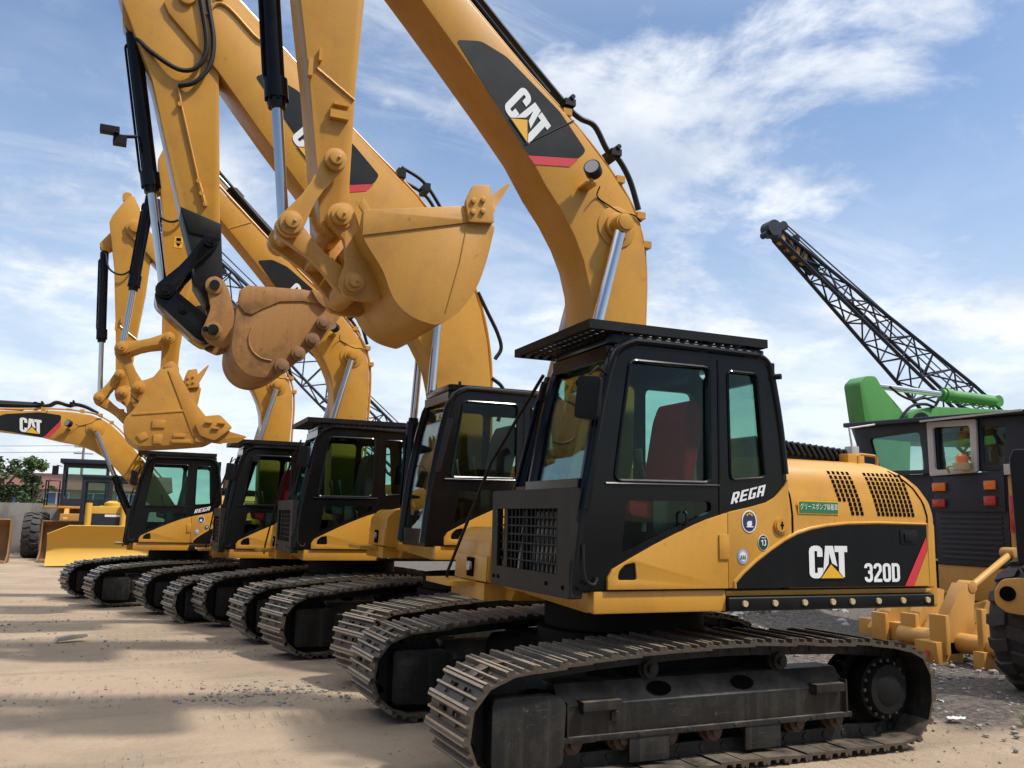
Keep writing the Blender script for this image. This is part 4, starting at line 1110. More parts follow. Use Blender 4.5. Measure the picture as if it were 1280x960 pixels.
    if arm == 'C':
        q = T((-.17, 1.87)); wm = lambda u, v, o: Vector((q[0] + .12 * u, -.12 - o, q[1] + .17 * v))
        sticker('warning_label', ['decal_yellow', 'hole'], [[[(-.5, -.5), (.5, -.5), (.5, .5), (-.5, .5)]], [[(-.28, .12), (.28, .12), (.28, .40), (-.28, .40)], [(-.3, -.08), (.3, -.08), (0, -.42)], [(-.42, 0), (.42, 0), (.42, .03), (-.42, .03)]]], wm, stick)
    S = {'A': (-2.545, 4.323), 'C': (-2.817, 4.207), 'D': (-2.82, 4.17), 'E': T((-.06, .434))}[arm]
    J = {'A': (-2.842, 3.784), 'C': (-3.437, 4.005), 'D': (-3.112, 3.742), 'E': T((-.62, .25))}[arm]
    bd = {'A': 0, 'C': radians(-65.6), 'D': radians(5), 'E': radians(-70)}[arm]
    Bp = rot((K[0] + .123, K[1] - .5), K, bd)
    mt = T((-.66, 2.60))
    ram(root, 'bucket_cylinder', mt, J, .08, .072, .043, .60, True)
    hose(root, [(mt[0] + .03, -.02, mt[1] - .1), (mt[0] + .12, -.16, mt[1] - .42), (mt[0] + .35, -.2, mt[1] - .50), (mt[0] + .55, -.2, mt[1] - .25), (mt[0] + .6, -.15, mt[1] + .3)], .018)
    bm = BM()
    for y in (-.20, .32): link_bar(bm, S, J, .085, .095, .055, y - .03, y + .03)
    bossed(bm, S[0], S[1], -.23, .085); pin(bm, S[0], S[1], -.2, .36, .055); pin(bm, J[0], J[1], -.22, .38, .07); bossed(bm, J[0], J[1], -.23, .085)
    obj('idler_link', bm, 'yellow_worn', root, bevel=.008)
    bm = BM()
    for y in (-.10, .22): link_bar(bm, J, Bp, .10, .10, .06, y - .035, y + .035)
    box(bm, min(J[0], Bp[0]) + .18, max(J[0], Bp[0]) - .12, -.07, .19, (J[1] + Bp[1]) / 2 - .03, (J[1] + Bp[1]) / 2 + .03) if abs(J[0] - Bp[0]) > .35 else None
    cyl(bm, (Bp[0], -.16, Bp[1]), (Bp[0], .32, Bp[1]), .10, seg=20)
    obj('bucket_link', bm, 'yellow_worn', root, bevel=.008)
    # bucket
    if arm == 'C':
        bm = BM(); bucket_shell(bm, BUCKET_C, 5, 13, -.45, .63, .035)
        for p in ([(-2.95, 2.86), (-2.78, 2.87), (-2.78, 2.98), (-2.95, 2.97)], [(-3.08, 2.66), (-2.98, 2.72), (-3.04, 2.80), (-3.14, 2.74)], [(-2.92, 2.64), (-2.80, 2.64), (-2.80, 2.77), (-2.92, 2.77)],
                  [(-2.68, 2.66), (-2.42, 2.67), (-2.42, 2.72), (-2.68, 2.71)], [(-2.66, 2.74), (-2.50, 2.75), (-2.50, 2.80), (-2.66, 2.79)], [(-2.36, 2.69), (-2.24, 2.69), (-2.24, 2.76), (-2.36, 2.76)]):
            prism(bm, p, -.47, -.449, 'y')
        prism(bm, [(-2.80, 3.70), (-2.65, 3.62), (-2.20, 2.86), (-2.32, 2.72), (-2.40, 2.78)], -.462, -.449, 'y')       # edge doubler
        prism(bm, [(-3.22, 3.05), (-3.22, 3.02), (-2.45, 3.13), (-2.45, 3.16)], -.46, -.449, 'y')
        prism(bm, rounded([(-2.30, 3.06), (-2.05, 3.10), (-1.86, 2.92), (-2.10, 2.72), (-2.30, 2.78), (-2.38, 2.94)], .04), -.50, -.449, 'y')
        for q in ((-2.20, 2.98), (-2.10, 2.90), (-2.02, 2.98)): box(bm, q[0] - .05, q[0] + .05, -.53, -.50, q[1] - .015, q[1] + .015)
        ears = [(K[0] - .12, K[1] + .02), (K[0], K[1] + .12), (K[0] + .11, K[1] + .04), (-2.62, 3.55), (-2.85, 3.25), (-3.1, 3.2), (-3.28, 3.4), (-3.22, 3.54), (-3.10, 3.56), (-2.98, 3.62)]
        mat = 'yellow_worn'; base, tp = (-2.05, 2.83), (-1.657, 2.80)
    else:
        Q = lambda p: rot(p, (-2.485, 3.889), bd)
        off = (K[0] + 2.485, K[1] - 3.889)
        s = 1.10 if arm == 'D' else 1.0
        Q2 = lambda p: (Q((-2.485 + (p[0] + 2.485) * s, 3.889 + (p[1] - 3.889) * s))[0] + off[0], Q((-2.485 + (p[0] + 2.485) * s, 3.889 + (p[1] - 3.889) * s))[1] + off[1])
        out = [Q2(p) for p in BUCKET_A]
        bm = BM(); bucket_shell(bm, out, 2, 12, -.45, .63, .035)
        prism(bm, [Q2(p) for p in [(-2.36, 3.89), (-1.52, 4.06), (-1.40, 3.96), (-1.40, 3.93), (-1.52, 3.93), (-2.36, 3.70)]], -.463, -.449, 'y')
        prism(bm, [Q2(p) for p in rounded([(-1.58, 4.08), (-1.52, 4.22), (-1.38, 4.24), (-1.34, 3.94), (-1.55, 3.92)], .02)], -.49, -.449, 'y')
        for q in ((-1.52, 4.09), (-1.44, 4.11), (-1.52, 4.0), (-1.44, 4.02)):
            q = Q2(q); cyl(bm, (q[0], -.51, q[1]), (q[0], -.49, q[1]), .022, seg=8)
        ears = [Q2(p) for p in [(-2.60, 3.88), (-2.55, 3.98), (-2.47, 4.01), (-2.40, 4.0), (-2.36, 3.92), (-2.30, 3.75), (-2.12, 3.40), (-2.15, 3.28), (-2.30, 3.27), (-2.42, 3.29), (-2.47, 3.40), (-2.42, 3.55), (-2.44, 3.72), (-2.53, 3.80)]]
        mat = 'yellow_worn'; base, tp = Q2((-1.46, 3.98)), Q2((-1.198, 4.303))
    for y in (-.20, .36):
        prism(bm, rounded(ears, .03), y - .03, y + .03, 'y')
        pin(bm, K[0], K[1], y - .045, y + .045, .095); pin(bm, Bp[0], Bp[1], y - .045, y + .045, .09)
    bossed(bm, K[0], K[1], -.25, .075); bossed(bm, Bp[0], Bp[1], -.25, .07)
    if arm == 'A':
        tube(bm, [(-1.55, -.4545, 3.90), (-1.60, -.4545, 3.60), (-1.70, -.4545, 3.20)], .005, 5)
        prism(bm, [(-2.36, 3.98), (-2.33, 4.05), (-2.25, 3.93), (-2.23, 3.86), (-2.27, 3.85)], -.30, -.27, 'y')
    bk = obj('bucket', bm, mat, root, bevel=.004)
    lp_ = BUCKET_C[5] if arm == 'C' else None
    for i in range(5):
        o = obj('tooth', tooth_bm(base, tp, .075, .065), mat, bk); o.location.y = -.40 + i * (.98 / 4)

# the five machines, nearest first
OX, OY = 3.75, 6.6
def EX(label, dx, dy, dz, **kw):
    return excavator(label, (OX + dx, OY + dy, dz), **kw)
EX('nearest excavator, 320D on its side, clean yellow bucket curled high in front', 0, 0, 0, kind='guard', arm='A', yaw=1.5, fwd=.02)
EX('excavator without cab roof guard, second from the camera, with a stained bucket on black linkage', .15, 3.85, 0, kind='plain', arm='B', rega=False, uplift=.16, seat=False, yaw=13, fwd=.28)
EX('middle excavator of the five, its bucket hanging down with weld plates on the side', -.63, 7.27, -.02, kind='guard', arm='C', rega=False, seat=False, yaw=9.5, fwd=.12)
EX('excavator second from the far end, stick hanging at far left and bucket tines pointing up', -1.31, 10.36, -.14, kind='guard', arm='D', rega=False, yaw=11.5, fwd=.22)
EX('farthest excavator of the row, boom lowered level to the left edge', -2.79, 14.2, -.17, kind='guard', arm='E', seat=False, yaw=15.5, fwd=.16)

# ------------------------------------------------------------------ ground
def gz(x, y):
    pts = [(-30, 0), (8, 0), (12, -.01), (14, -.03), (17, -.14), (20.5, -.17), (26, -.20), (200, -.2)]
    z = interp(pts, y)
    return z

from mathutils import noise as mnoise
def ground():
    bm = BM()
    def grade(n, near, far, c):
        v = []
        for i in range(n + 1):
            t = 2 * i / n - 1
            v.append(c + near * t + (far - near) * abs(t) ** 5 * (1 if t > 0 else -1))
        return v
    xs = grade(220, 16, 1500, 2); ys = grade(240, 18, 1500, 10)
    heaps = [(-1.05, 15.2, .55, .07), (.45, 14.3, .9, .05), (1.3, 8.9, .7, .035), (10.5, 13.6, 1.6, .42), (11.8, 14.4, 1.3, .35), (9.6, 9.6, 1.1, .10), (7.6, 6.5, .7, .05), (-.9, 17.6, 0.6, .05)]
    g = []
    for y in ys:
        row = []
        for x in xs:
            z = gz(x, y)
            if abs(x) < 60 and abs(y) < 80:
                p = Vector((x * .35, y * .35, 0))
                n = mnoise.fractal(p, 1.0, 2.0, 4)
                z += n * .022 - .018
                z += mnoise.fractal(Vector((x * 3.1, y * 3.1, 3)), 1, 2, 3) * .008
                for hx, hy, hr, hh in heaps:
                    d = hypot(x - hx, y - hy) / hr
                    if d < 2: z += hh * math.exp(-d * d * 2.2) * (1 + .5 * mnoise.noise(Vector((x * 4, y * 4, 0))))
            row.append(bm.verts.new((x, y, z)))
        g.append(row)
    for j in range(len(ys) - 1):
        for i in range(len(xs) - 1):
            bm.faces.new((g[j][i], g[j][i + 1], g[j + 1][i + 1], g[j + 1][i]))
    for f in bm.faces: f.smooth = True
    me = bpy.data.meshes.new('ground'); bm.to_mesh(me); bm.free()
    # material: packed sand, darker gravelly earth to the right, damp smears
    m, nt, out = new_mat('packed_sand'); N, L = nt.nodes.new, nt.links.new
    b = N('ShaderNodeBsdfPrincipled'); L(b.outputs[0], out.inputs[0]); b.inputs['Roughness'].default_value = .93; b.inputs['Specular IOR Level'].default_value = .2
    tc = N('ShaderNodeTexCoord')
    def noise(s, d=6, r=.6, src=None):
        n = N('ShaderNodeTexNoise'); n.inputs['Scale'].default_value = s; n.inputs['Detail'].default_value = d; n.inputs['Roughness'].default_value = r
        L(src or tc.outputs['Object'], n.inputs['Vector']); return n.outputs['Fac']
    def rng(src, a, b_, c=0, d=1):
        r = N('ShaderNodeMapRange'); r.inputs[1].default_value = a; r.inputs[2].default_value = b_; r.inputs[3].default_value = c; r.inputs[4].default_value = d; r.interpolation_type = 'SMOOTHSTEP'
        L(src, r.inputs[0]); return r.outputs[0]
    def mix(f, a, b_):
        x = N('ShaderNodeMix'); x.data_type = 'RGBA'
        L(f, x.inputs[0])
        if isinstance(a, tuple): x.inputs[6].default_value = (*a, 1)
        else: L(a, x.inputs[6])
        if isinstance(b_, tuple): x.inputs[7].default_value = (*b_, 1)
        else: L(b_, x.inputs[7])
        return x.outputs[2]
    def math_(op, a, b_):
        q = N('ShaderNodeMath'); q.operation = op
        for i, v in enumerate((a, b_)):
            if isinstance(v, (int, float)): q.inputs[i].default_value = v
            else: L(v, q.inputs[i])
        return q.outputs[0]
    c = mix(rng(noise(.55), .38, .66), (.36, .272, .188), (.285, .215, .15))
    mp = N('ShaderNodeMapping'); mp.inputs['Rotation'].default_value = (0, 0, radians(12)); mp.inputs['Scale'].default_value = (.25, 1.3, 1); L(tc.outputs['Object'], mp.inputs[0])
    c = mix(math_('MULTIPLY', rng(noise(1.3, 5, .6, mp.outputs[0]), .52, .72), .55), c, (.185, .148, .112))      # damp, oil-darkened wheel smears
    c = mix(math_('MULTIPLY', rng(noise(9, 8, .7), .55, .75), .45), c, (.20, .16, .125))
    c = mix(math_('MULTIPLY', rng(noise(70, 4, .7), .55, .8), .5), c, (.44, .345, .245))
    mp2 = N('ShaderNodeMapping'); mp2.inputs['Rotation'].default_value = (0, 0, radians(-8)); mp2.inputs['Scale'].default_value = (.12, 3.2, 1); L(tc.outputs['Object'], mp2.inputs[0])
    rut = rng(noise(1.6, 3, .5, mp2.outputs[0]), .50, .62)
    wv = N('ShaderNodeTexWave'); wv.wave_type = 'BANDS'; wv.bands_direction = 'X'; wv.inputs['Scale'].default_value = 2.6; wv.inputs['Distortion'].default_value = 1.5; wv.inputs['Detail'].default_value = 3
    L(tc.outputs['Object'], wv.inputs['Vector'])
    prints = math_('MULTIPLY', math_('MULTIPLY', rut, rng(wv.outputs['Fac'], .55, .8)), rng(noise(.7, 4), .42, .6))
    c = mix(math_('MULTIPLY', prints, .30), c, (.20, .165, .13))
    c = mix(math_('MULTIPLY', rng(noise(2.4, 9, .72), .57, .68), .55), c, (.165, .14, .115))
    c = mix(math_('MULTIPLY', rng(noise(28, 9, .8), .56, .66), .55), c, (.15, .125, .10))
    c = mix(math_('MULTIPLY', rng(noise(150, 3, .6), .60, .70), .5), c, (.14, .115, .09))
    # gravelly dark ground on the right
    sx = N('ShaderNodeSeparateXYZ'); L(tc.outputs['Object'], sx.inputs[0])
    edge = math_('ADD', sx.outputs['X'], math_('MULTIPLY', noise(.8, 5), 2.2))
    rmask = rng(edge, 7.4, 8.4)
    ym = rng(math_('ADD', sx.outputs['Y'], math_('MULTIPLY', noise(1.1, 5), .8)), 5.9, 6.3)
    rmask = math_('MULTIPLY', rmask, ym)
    rc = mix(rng(noise(14, 8, .75), .38, .66), (.07, .056, .045), (.20, .175, .15))
    c = mix(rmask, c, rc)
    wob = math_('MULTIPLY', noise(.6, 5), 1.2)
    dm = math_('MAXIMUM', rng(math_('SUBTRACT', wob, sx.outputs['Y']), -3.6, -3.2), rng(math_('SUBTRACT', math_('ADD', wob, math_('MULTIPLY', sx.outputs['Y'], -.17)), sx.outputs['X']), 2.6, 3.0))  # dark ground out of view, added to cut bounce light onto undersides
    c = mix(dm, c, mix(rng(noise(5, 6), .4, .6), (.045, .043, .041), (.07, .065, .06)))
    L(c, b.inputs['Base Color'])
    bp = N('ShaderNodeBump'); bp.inputs['Strength'].default_value = .8; bp.inputs['Distance'].default_value = .035
    h = math_('ADD', math_('SUBTRACT', math_('MULTIPLY', noise(6, 8, .65), .9), math_('MULTIPLY', prints, .35)), math_('ADD', math_('MULTIPLY', noise(45, 6, .7), .35), math_('MULTIPLY', math_('MULTIPLY', noise(24, 6, .8), rmask), 1.3)))
    L(h, bp.inputs['Height']); L(bp.outputs[0], b.inputs['Normal'])
    me.materials.append(m)
    o = bpy.data.objects.new('ground', me); COL.objects.link(o); o['kind'] = 'structure'
    return o
ground()

def stone_into(bm, c, r, rnd):
    vs = []
    q = bmesh.ops.create_icosphere(bm, subdivisions=1, radius=1)['verts']
    sx, sy, sz = r * rnd.uniform(.7, 1.3), r * rnd.uniform(.7, 1.3), r * rnd.uniform(.4, .8)
    a = rnd.uniform(0, 6.28)
    for v in q:
        p = v.co * rnd.uniform(.8, 1.12)
        x, y = p.x * sx, p.y * sy
        v.co = Vector((x * cos(a) - y * sin(a) + c[0], x * sin(a) + y * cos(a) + c[1], p.z * sz + c[2]))

def stones(name, spots, mat):
    rnd = random.Random(11)
    bm = BM()
    for cx, cy, sx, sy, n, r0, r1, hh in spots:
        for _ in range(n):
            u, v = rnd.gauss(0, 1), rnd.gauss(0, 1)
            x, y = cx + u * sx, cy + v * sy
            r = r0 + (r1 - r0) * rnd.random() ** 3
            z = gz(x, y) - .018 + hh * math.exp(-(u * u + v * v) * .55) * rnd.uniform(.5, 1.05) + r * .2
            stone_into(bm, (x, y, z), r, rnd)
    me = bpy.data.meshes.new(name); bm.to_mesh(me); bm.free(); me.materials.append(M[mat])
    o = bpy.data.objects.new(name, me); COL.objects.link(o); o['kind'] = 'stuff'
    o['label'] = {'gravel': 'loose grey gravel scattered on the sandy yard', 'rubble': 'heap of pale broken rubble behind the nearest excavator'}[name]; o['category'] = name
    return o
stones('gravel', [(1.35, 8.85, .38, .35, 420, .006, .028, .035), (1.9, 8.6, .5, .3, 160, .006, .03, .02), (9.6, 8.6, .9, .8, 520, .01, .055, .06), (7.7, 6.5, .7, .5, 420, .006, .03, .02), (8.6, 5.9, .9, .7, 380, .006, .035, .01),
                  (0.3, 7.6, 1.4, .9, 260, .003, .014, 0), (-.2, 10.5, 1.2, 1.6, 260, .004, .018, 0), (0, 13, 1.6, 2.0, 240, .006, .024, 0), (-1.1, 16, 1.2, 1.6, 200, .008, .03, .02), (1.75, 7.6, .35, .8, 140, .004, .018, 0), (1.6, 11.2, .4, .8, 120, .004, .02, 0), (6.5, 5.3, .7, .35, 120, .004, .016, 0), (-3, 22, 2.5, 3, 120, .01, .04, 0)], 'stone')
stones('rubble', [(10.4, 13.4, .55, .5, 260, .03, .15, .42), (11.8, 14.2, .7, .6, 220, .03, .16, .38), (9.2, 12.2, .4, .4, 60, .02, .07, .08)], 'rubble')

def wood():
    bm = BM()
    prism(bm, [(-.19, -.02), (-.15, .035), (.0, .045), (.20, .03), (.22, -.012), (.05, -.02)], -.05, .05, 'y'); 
    o = obj('wood_offcut', bm, 'wood', None, bevel=.008); o.location = (-.62, 13.3, .005); o.rotation_euler = (.05, -.08, .35)
    tag(o, 'pale split wood offcut lying on the sand at left', 'wood')
wood()
def litter(x, y, s, label, seed):
    rnd = random.Random(seed); bm = BM(); n = 6
    g = [[bm.verts.new(((i / n - .5) * s, (j / n - .5) * s * .5, rnd.uniform(0, .028) + .004)) for i in range(n + 1)] for j in range(n + 1)]
    for j in range(n):
        for i in range(n): bm.faces.new((g[j][i], g[j][i + 1], g[j + 1][i + 1], g[j + 1][i]))
    geom = list(bm.faces); bmesh.ops.solidify(bm, geom=geom, thickness=.003)
    o = obj('plastic_scrap', bm, 'plastic_white'); o.location = (x, y, gz(x, y)); o.rotation_euler = (0, 0, seed)
    tag(o, label, 'litter')
litter(6.85, 5.95, .16, 'larger crumpled pale plastic scrap on dark gravel behind the track', 3)
litter(7.35, 6.55, .09, 'small pale plastic scrap on dark gravel nearer the tyre', 5)

def tuft(x, y, n, h):
    rnd = random.Random(int(x * 100)); bm = BM()
    for _ in range(n):
        a = rnd.uniform(0, 6.28); r = rnd.uniform(0, .06); l = h * rnd.uniform(.5, 1); t = rnd.uniform(.2, .8)
        p = Vector((r * cos(a), r * sin(a), 0)); d = Vector((cos(a) * t, sin(a) * t, 1)).normalized(); s = Vector((-sin(a), cos(a), 0)) * .005
        m = p + d * l * .6; e = p + d * l + Vector((cos(a), sin(a), -.5)) * l * .2
        v = [bm.verts.new(q) for q in (p - s, p + s, m + s * .8, e, m - s * .8)]; bm.faces.new(v)
    o = obj('grass_tuft', bm, 'leaf_b'); o.location = (x, y, gz(x, y) - .01); return o
for i, (x, y, n, h, lab) in enumerate([(7.35, 5.62, 60, .16, 'thin grass tuft at the right edge near the tyre'), (7.0, 5.25, 40, .10, 'low sparse grass tuft at the bottom right corner')]):
    tag(tuft(x, y, n, h), lab, 'grass tuft')

# ------------------------------------------------------------------ tyres
def tyre_bm(R, W, lugs=18, lug_h=.055):
    bm = BM(); seg = 48
    prof = [(-W * .36, R * .56), (-W * .46, R * .64), (-W * .5, R * .80), (-W * .47, R * .92), (-W * .38, R * .965), (0, R * .975), (W * .38, R * .965), (W * .47, R * .92), (W * .5, R * .80), (W * .46, R * .64), (W * .36, R * .56)]
    rings = []
    for i in range(seg):
        a = 2 * pi * i / seg
        rings.append([bm.verts.new((y, r * cos(a), r * sin(a))) for y, r in prof])
    for i in range(seg):
        j = (i + 1) % seg
        for k in range(len(prof) - 1): bm.faces.new((rings[i][k], rings[j][k], rings[j][k + 1], rings[i][k + 1]))
    for i in range(lugs):
        for s in (-1, 1):
            a0 = 2 * pi * (i + (0 if s > 0 else .5)) / lugs
            da = 2 * pi / lugs
            pts = []
            for (y, off, r) in ((.02, -.10, R * .97), (.02, .36, R * .97), (.30, .50, R * .965), (.50, .42, R * .88), (.50, .02, R * .88), (.30, .02, R * .965)):
                pts.append((s * W * y, a0 + da * off, r))
            lo = [bm.verts.new((y, (r - .02) * cos(a), (r - .02) * sin(a))) for y, a, r in pts]
            hi = [bm.verts.new((y * 1.0, (r + lug_h) * cos(a), (r + lug_h) * sin(a))) for y, a, r in pts]
            n = len(pts)
            for k in range(n):
                bm.faces.new((lo[k], lo[(k + 1) % n], hi[(k + 1) % n], hi[k]))
            bm.faces.new(hi)
    return bm
def rim_bm(R, W):
    bm = BM(); cyl(bm, (-W * .34, 0, 0), (W * .34, 0, 0), R * .565, seg=32); cyl(bm, (-W * .40, 0, 0), (W * .40, 0, 0), R * .2, seg=20)
    for s in (-1, 1):
        for i in range(10):
            a = i * pi / 5; cyl(bm, (s * W * .34, R * .33 * cos(a), R * .33 * sin(a)), (s * W * .38, R * .33 * cos(a), R * .33 * sin(a)), .03, seg=6)
    return bm
def wheel(parent, loc, R, W, rz=0, mat='yellow_bright'):
    w = obj('wheel', lambda: tyre_bm(R, W), 'tyre', parent, key='tyre%s%s' % (R, W)); w.location = loc; w.rotation_euler = (0, 0, rz)
    obj('rim', lambda: rim_bm(R, W), mat, w, key='rim%s%s' % (R, W)); return w

# ------------------------------------------------------------------ grader behind the nearest excavator, its rear to the camera (face at x = 11.5)
GX, GY = 11.5, 9.6
gr = thing('motor_grader', 'old road grader with open cab window, tail lights and rear ripper behind the nearest excavator', 'grader', (GX, GY, 0))
def gbox(bm, x0, x1, ya, yb, z0, z1, mat=0): return box(bm, x0 - GX, x1 - GX, ya - GY, yb - GY, z0, z1, mat)
def gp(p): return [(y - GY, z) for y, z in p]
bm = BM()
gbox(bm, 11.5, 14.5, 8.90, 10.16, 1.13, 2.50)
for i in range(9): gbox(bm, 11.485, 11.502, 9.0, 10.06, 1.22 + i * .075, 1.262 + i * .075)
gbox(bm, 11.47, 11.50, 8.92, 10.14, 1.92, 2.46)
obj('engine_housing', bm, 'crane_dark', gr, bevel=.008)
for ya, yb, za, zb, mt in ((9.93, 10.19, 2.235, 2.364, 'orange'), (9.04, 9.227, 2.24, 2.372, 'orange'), (9.95, 10.2, 1.99, 2.116, 'red_lens'), (9.05, 9.24, 2.011, 2.151, 'red_lens')):
    bm = BM(); gbox(bm, 11.43, 11.468, ya - .03 if yb > 10.1 else ya, yb - .05 if yb > 10.1 else yb, za, zb); obj('tail_light', bm, mt, gr, bevel=.012)
bm = BM()
plate(bm, gp([(8.60, 2.52), (11.70, 2.52), (11.80, 3.37), (8.56, 3.28)]), [gp(rounded([(10.34, 2.58), (11.30, 2.60), (11.46, 3.16), (10.42, 3.20)], .07, 3)), gp([(9.36, 2.58), (10.06, 2.58), (10.08, 3.24), (9.36, 3.22)]), gp([(8.94, 2.60), (9.28, 2.60), (9.28, 3.18), (8.88, 3.14)])], .02, .08, 'x')
plate(bm, gp([(8.60, 1.6), (11.70, 1.6), (11.80, 3.37), (8.56, 3.28)]), [gp([(10.36, 2.0), (11.4, 2.0), (11.5, 3.2), (10.42, 3.24)]), gp([(8.8, 2.0), (10.1, 2.0), (10.1, 3.22), (8.8, 3.2)])], 1.75, 1.81, 'x')
for ya in (8.57, 11.74):
    plate(bm, [(.08, 1.6), (1.75, 1.6), (1.75, 3.36), (.08, 3.36)], [[(.25, 2.3), (1.6, 2.3), (1.6, 3.2), (.25, 3.2)]], ya - GY, ya - GY + .06, 'y')
gbox(bm, 11.58, 13.3, 10.18, 11.72, 1.2, 2.52)
cabg = obj('cab', bm, 'crane_dark', gr, bevel=.012)
bm = BM(); prism(bm, gp([(8.45, 3.285), (8.45, 3.345), (11.92, 3.46), (11.92, 3.38)]), -.12, 2.0, 'x'); obj('roof', bm, 'crane_dark', cabg, bevel=.02)
for ya, yb, mt in ((10.3, 11.5, 'glass'), (9.34, 10.1, 'glass_grey'), (8.86, 9.3, 'glass_grey')):
    bm = BM(); gbox(bm, 11.552, 11.557, ya, yb, 2.56, 3.27); obj('window_pane', bm, mt, cabg)
bm = BM(); gbox(bm, 13.27, 13.275, 8.8, 11.5, 2.0, 3.24); obj('front_window', bm, 'glass', cabg)
bm = BM(); plate(bm, gp(rounded([(9.33, 2.50), (10.19, 2.47), (10.20, 3.325), (9.31, 3.29)], .03, 2)), [gp(rounded([(9.43, 2.58), (10.08, 2.56), (10.09, 3.23), (9.42, 3.20)], .05, 3))], -.05, -.005, 'x'); obj('window_frame', bm, 'frame_white', cabg, bevel=.008)
bm = BM(); gbox(bm, 11.36, 11.378, 8.5, 10.25, 3.32, 3.35); obj('rain_gutter', bm, 'frame_white', cabg)
bm = BM(); tube(bm, [(.03, 9.12 - GY, 3.14), (.03, 9.05 - GY, 2.95), (.03, 9.0 - GY, 2.72)], .012, 6); obj('wiper', bm, 'black_matt', cabg)
bm = BM(); prism(bm, gp(rounded([(8.98, 1.9), (9.5, 1.9), (9.45, 3.05), (9.03, 3.05)], .08)), .7, .9, 'x'); obj('seat', bm, 'wood', cabg, bevel=.03)
bm = BM(); prism(bm, gp(rounded([(9.70, 1.9), (9.95, 1.9), (9.95, 3.0), (9.70, 3.0)], .04)), .9, 1.1, 'x'); obj('console', bm, 'frame_white', cabg, bevel=.02)
bm = BM(); cyl(bm, (0, 0, 0), (0, 0, .10), .12, .13, seg=20, mat=1); cyl(bm, (0, 0, .10), (0, 0, .20), .088, .085, seg=20); cyl(bm, (0, 0, .20), (0, 0, .235), .085, .05, seg=20)
bc = obj('beacon', bm, ['orange', 'bolt'], gr); bc.location = (-.16, 9.49 - GY, 2.535)
bm = BM(); tube(bm, [(-.10, 9.78 - GY, 2.5), (-.14, 9.78 - GY, 2.58), (-.16, 9.72 - GY, 2.60), (-.16, 9.5 - GY, 2.60), (-.14, 9.4 - GY, 2.55), (-.1, 9.4 - GY, 2.5)], .018, 6); obj('hand_rail', bm, 'bolt', gr)
bm = BM()
gbox(bm, 11.52, 14.4, 8.86, 10.18, .62, 1.125); gbox(bm, 11.50, 12.2, 8.60, 8.89, .62, 2.44); gbox(bm, 14.4, 18.5, 9.2, 9.9, .9, 1.4)
obj('frame', bm, 'yellow_grader', gr, bevel=.02)
bm = BM(); gbox(bm, 11.42, 11.498, 8.70, 8.83, 1.62, 2.15); obj('tail_light', bm, 'red_lens', gr, bevel=.015)
bm = BM(); gbox(bm, 11.45, 11.75, 8.58, 8.90, 2.445, 2.60); obj('lamp_bracket', bm, 'frame_white', gr, bevel=.01)
bm = BM(); box(bm, -.9, -.75, 10.92 - GY, 11.08 - GY, 2.62, 2.95); tube(bm, [(-.82, 11.0 - GY, 2.95), (-.82, 11.05 - GY, 3.25), (-.05, 11.2 - GY, 3.38)], .02, 6); obj('mirror', bm, 'frame_white', gr, bevel=.01)
# ripper: cross tube, upright shank holders, lift ram
rp = BM()
RX = 9.7
cyl(rp, (RX + .1 - GX, 7.3 - GY, .24), (RX + .1 - GX, 9.3 - GY, .24), .125, seg=20)
def holder(bm, yc, x0, h, w):
    prism(bm, [(x0 - GX, .10), (x0 + w - GX, .10), (x0 + w * .8 - GX, h * .55), (x0 + w * .9 - GX, h * .95), (x0 + w * .55 - GX, h), (x0 + w * .12 - GX, h * .62)], yc - GY - .09, yc - GY + .09, 'y')
    box(bm, x0 - .05 - GX, x0 + .02 - GX, yc - .13 - GY, yc + .13 - GY, .10, h * .60)
holder(rp, 8.45, RX - .15, .98, .62)
holder(rp, 9.15, RX + .1, .88, .62); holder(rp, 9.72, RX + .15, .80, .6)
box(rp, RX + .2 - GX, RX + .4 - GX, 9.3 - GY, 10.2 - GY, .12, .36)
prism(rp, [(RX - .3 - GX, -.04), (RX + .12 - GX, -.04), (RX + .14 - GX, .26), (RX - .34 - GX, .26)], 8.36 - GY, 8.70 - GY, 'y')
box(rp, RX - .12 - GX, RX + .16 - GX, 7.86 - GY, 8.02 - GY, -.05, .20); box(rp, RX - .05 - GX, RX + .05 - GX, 7.92 - GY, 8.0 - GY, .2, .70)
for yc in (8.25, 9.0, 9.9): prism(rp, [(RX + .1 - GX, .25), (11.6 - GX, .5), (11.6 - GX, .78), (RX + .3 - GX, .5)], yc - GY - .04, yc - GY + .04, 'y')
cyl(rp, (RX + .35 - GX, 8.35 - GY, .93), (RX + .35 - GX, 8.55 - GY, .93), .08, seg=14)
tube(rp, [(RX + .38 - GX, 8.40 - GY, .93), (11.3 - GX, 8.75 - GY, 1.34)], .048, 10); cyl(rp, (11.28 - GX, 8.64 - GY, 1.35), (11.28 - GX, 8.86 - GY, 1.35), .08, seg=14)
bs = BM(); prism(bs, [(12.40 - GX, -.1), (12.52 - GX, -.1), (12.52 - GX, .5), (12.46 - GX, .62), (12.40 - GX, .5)], 12.2 - GY, 12.38 - GY, 'y')
obj('scarifier_shank', bs, 'yellow_grader', gr, bevel=.01)
rpo = obj('ripper', rp, 'yellow_grader', gr, bevel=.012)
bm = BM(); disc(bm, (RX - .345 - GX, 8.50 - GY, .12), .032, .012, 'x', 12); obj('pin', bm, 'decal_red', rpo)
for x in (.9, 2.4, 7.0):
    for y in (-1.15, 1.15):
        wheel(gr, (x, y - .07, .55), .60, .40, pi / 2)

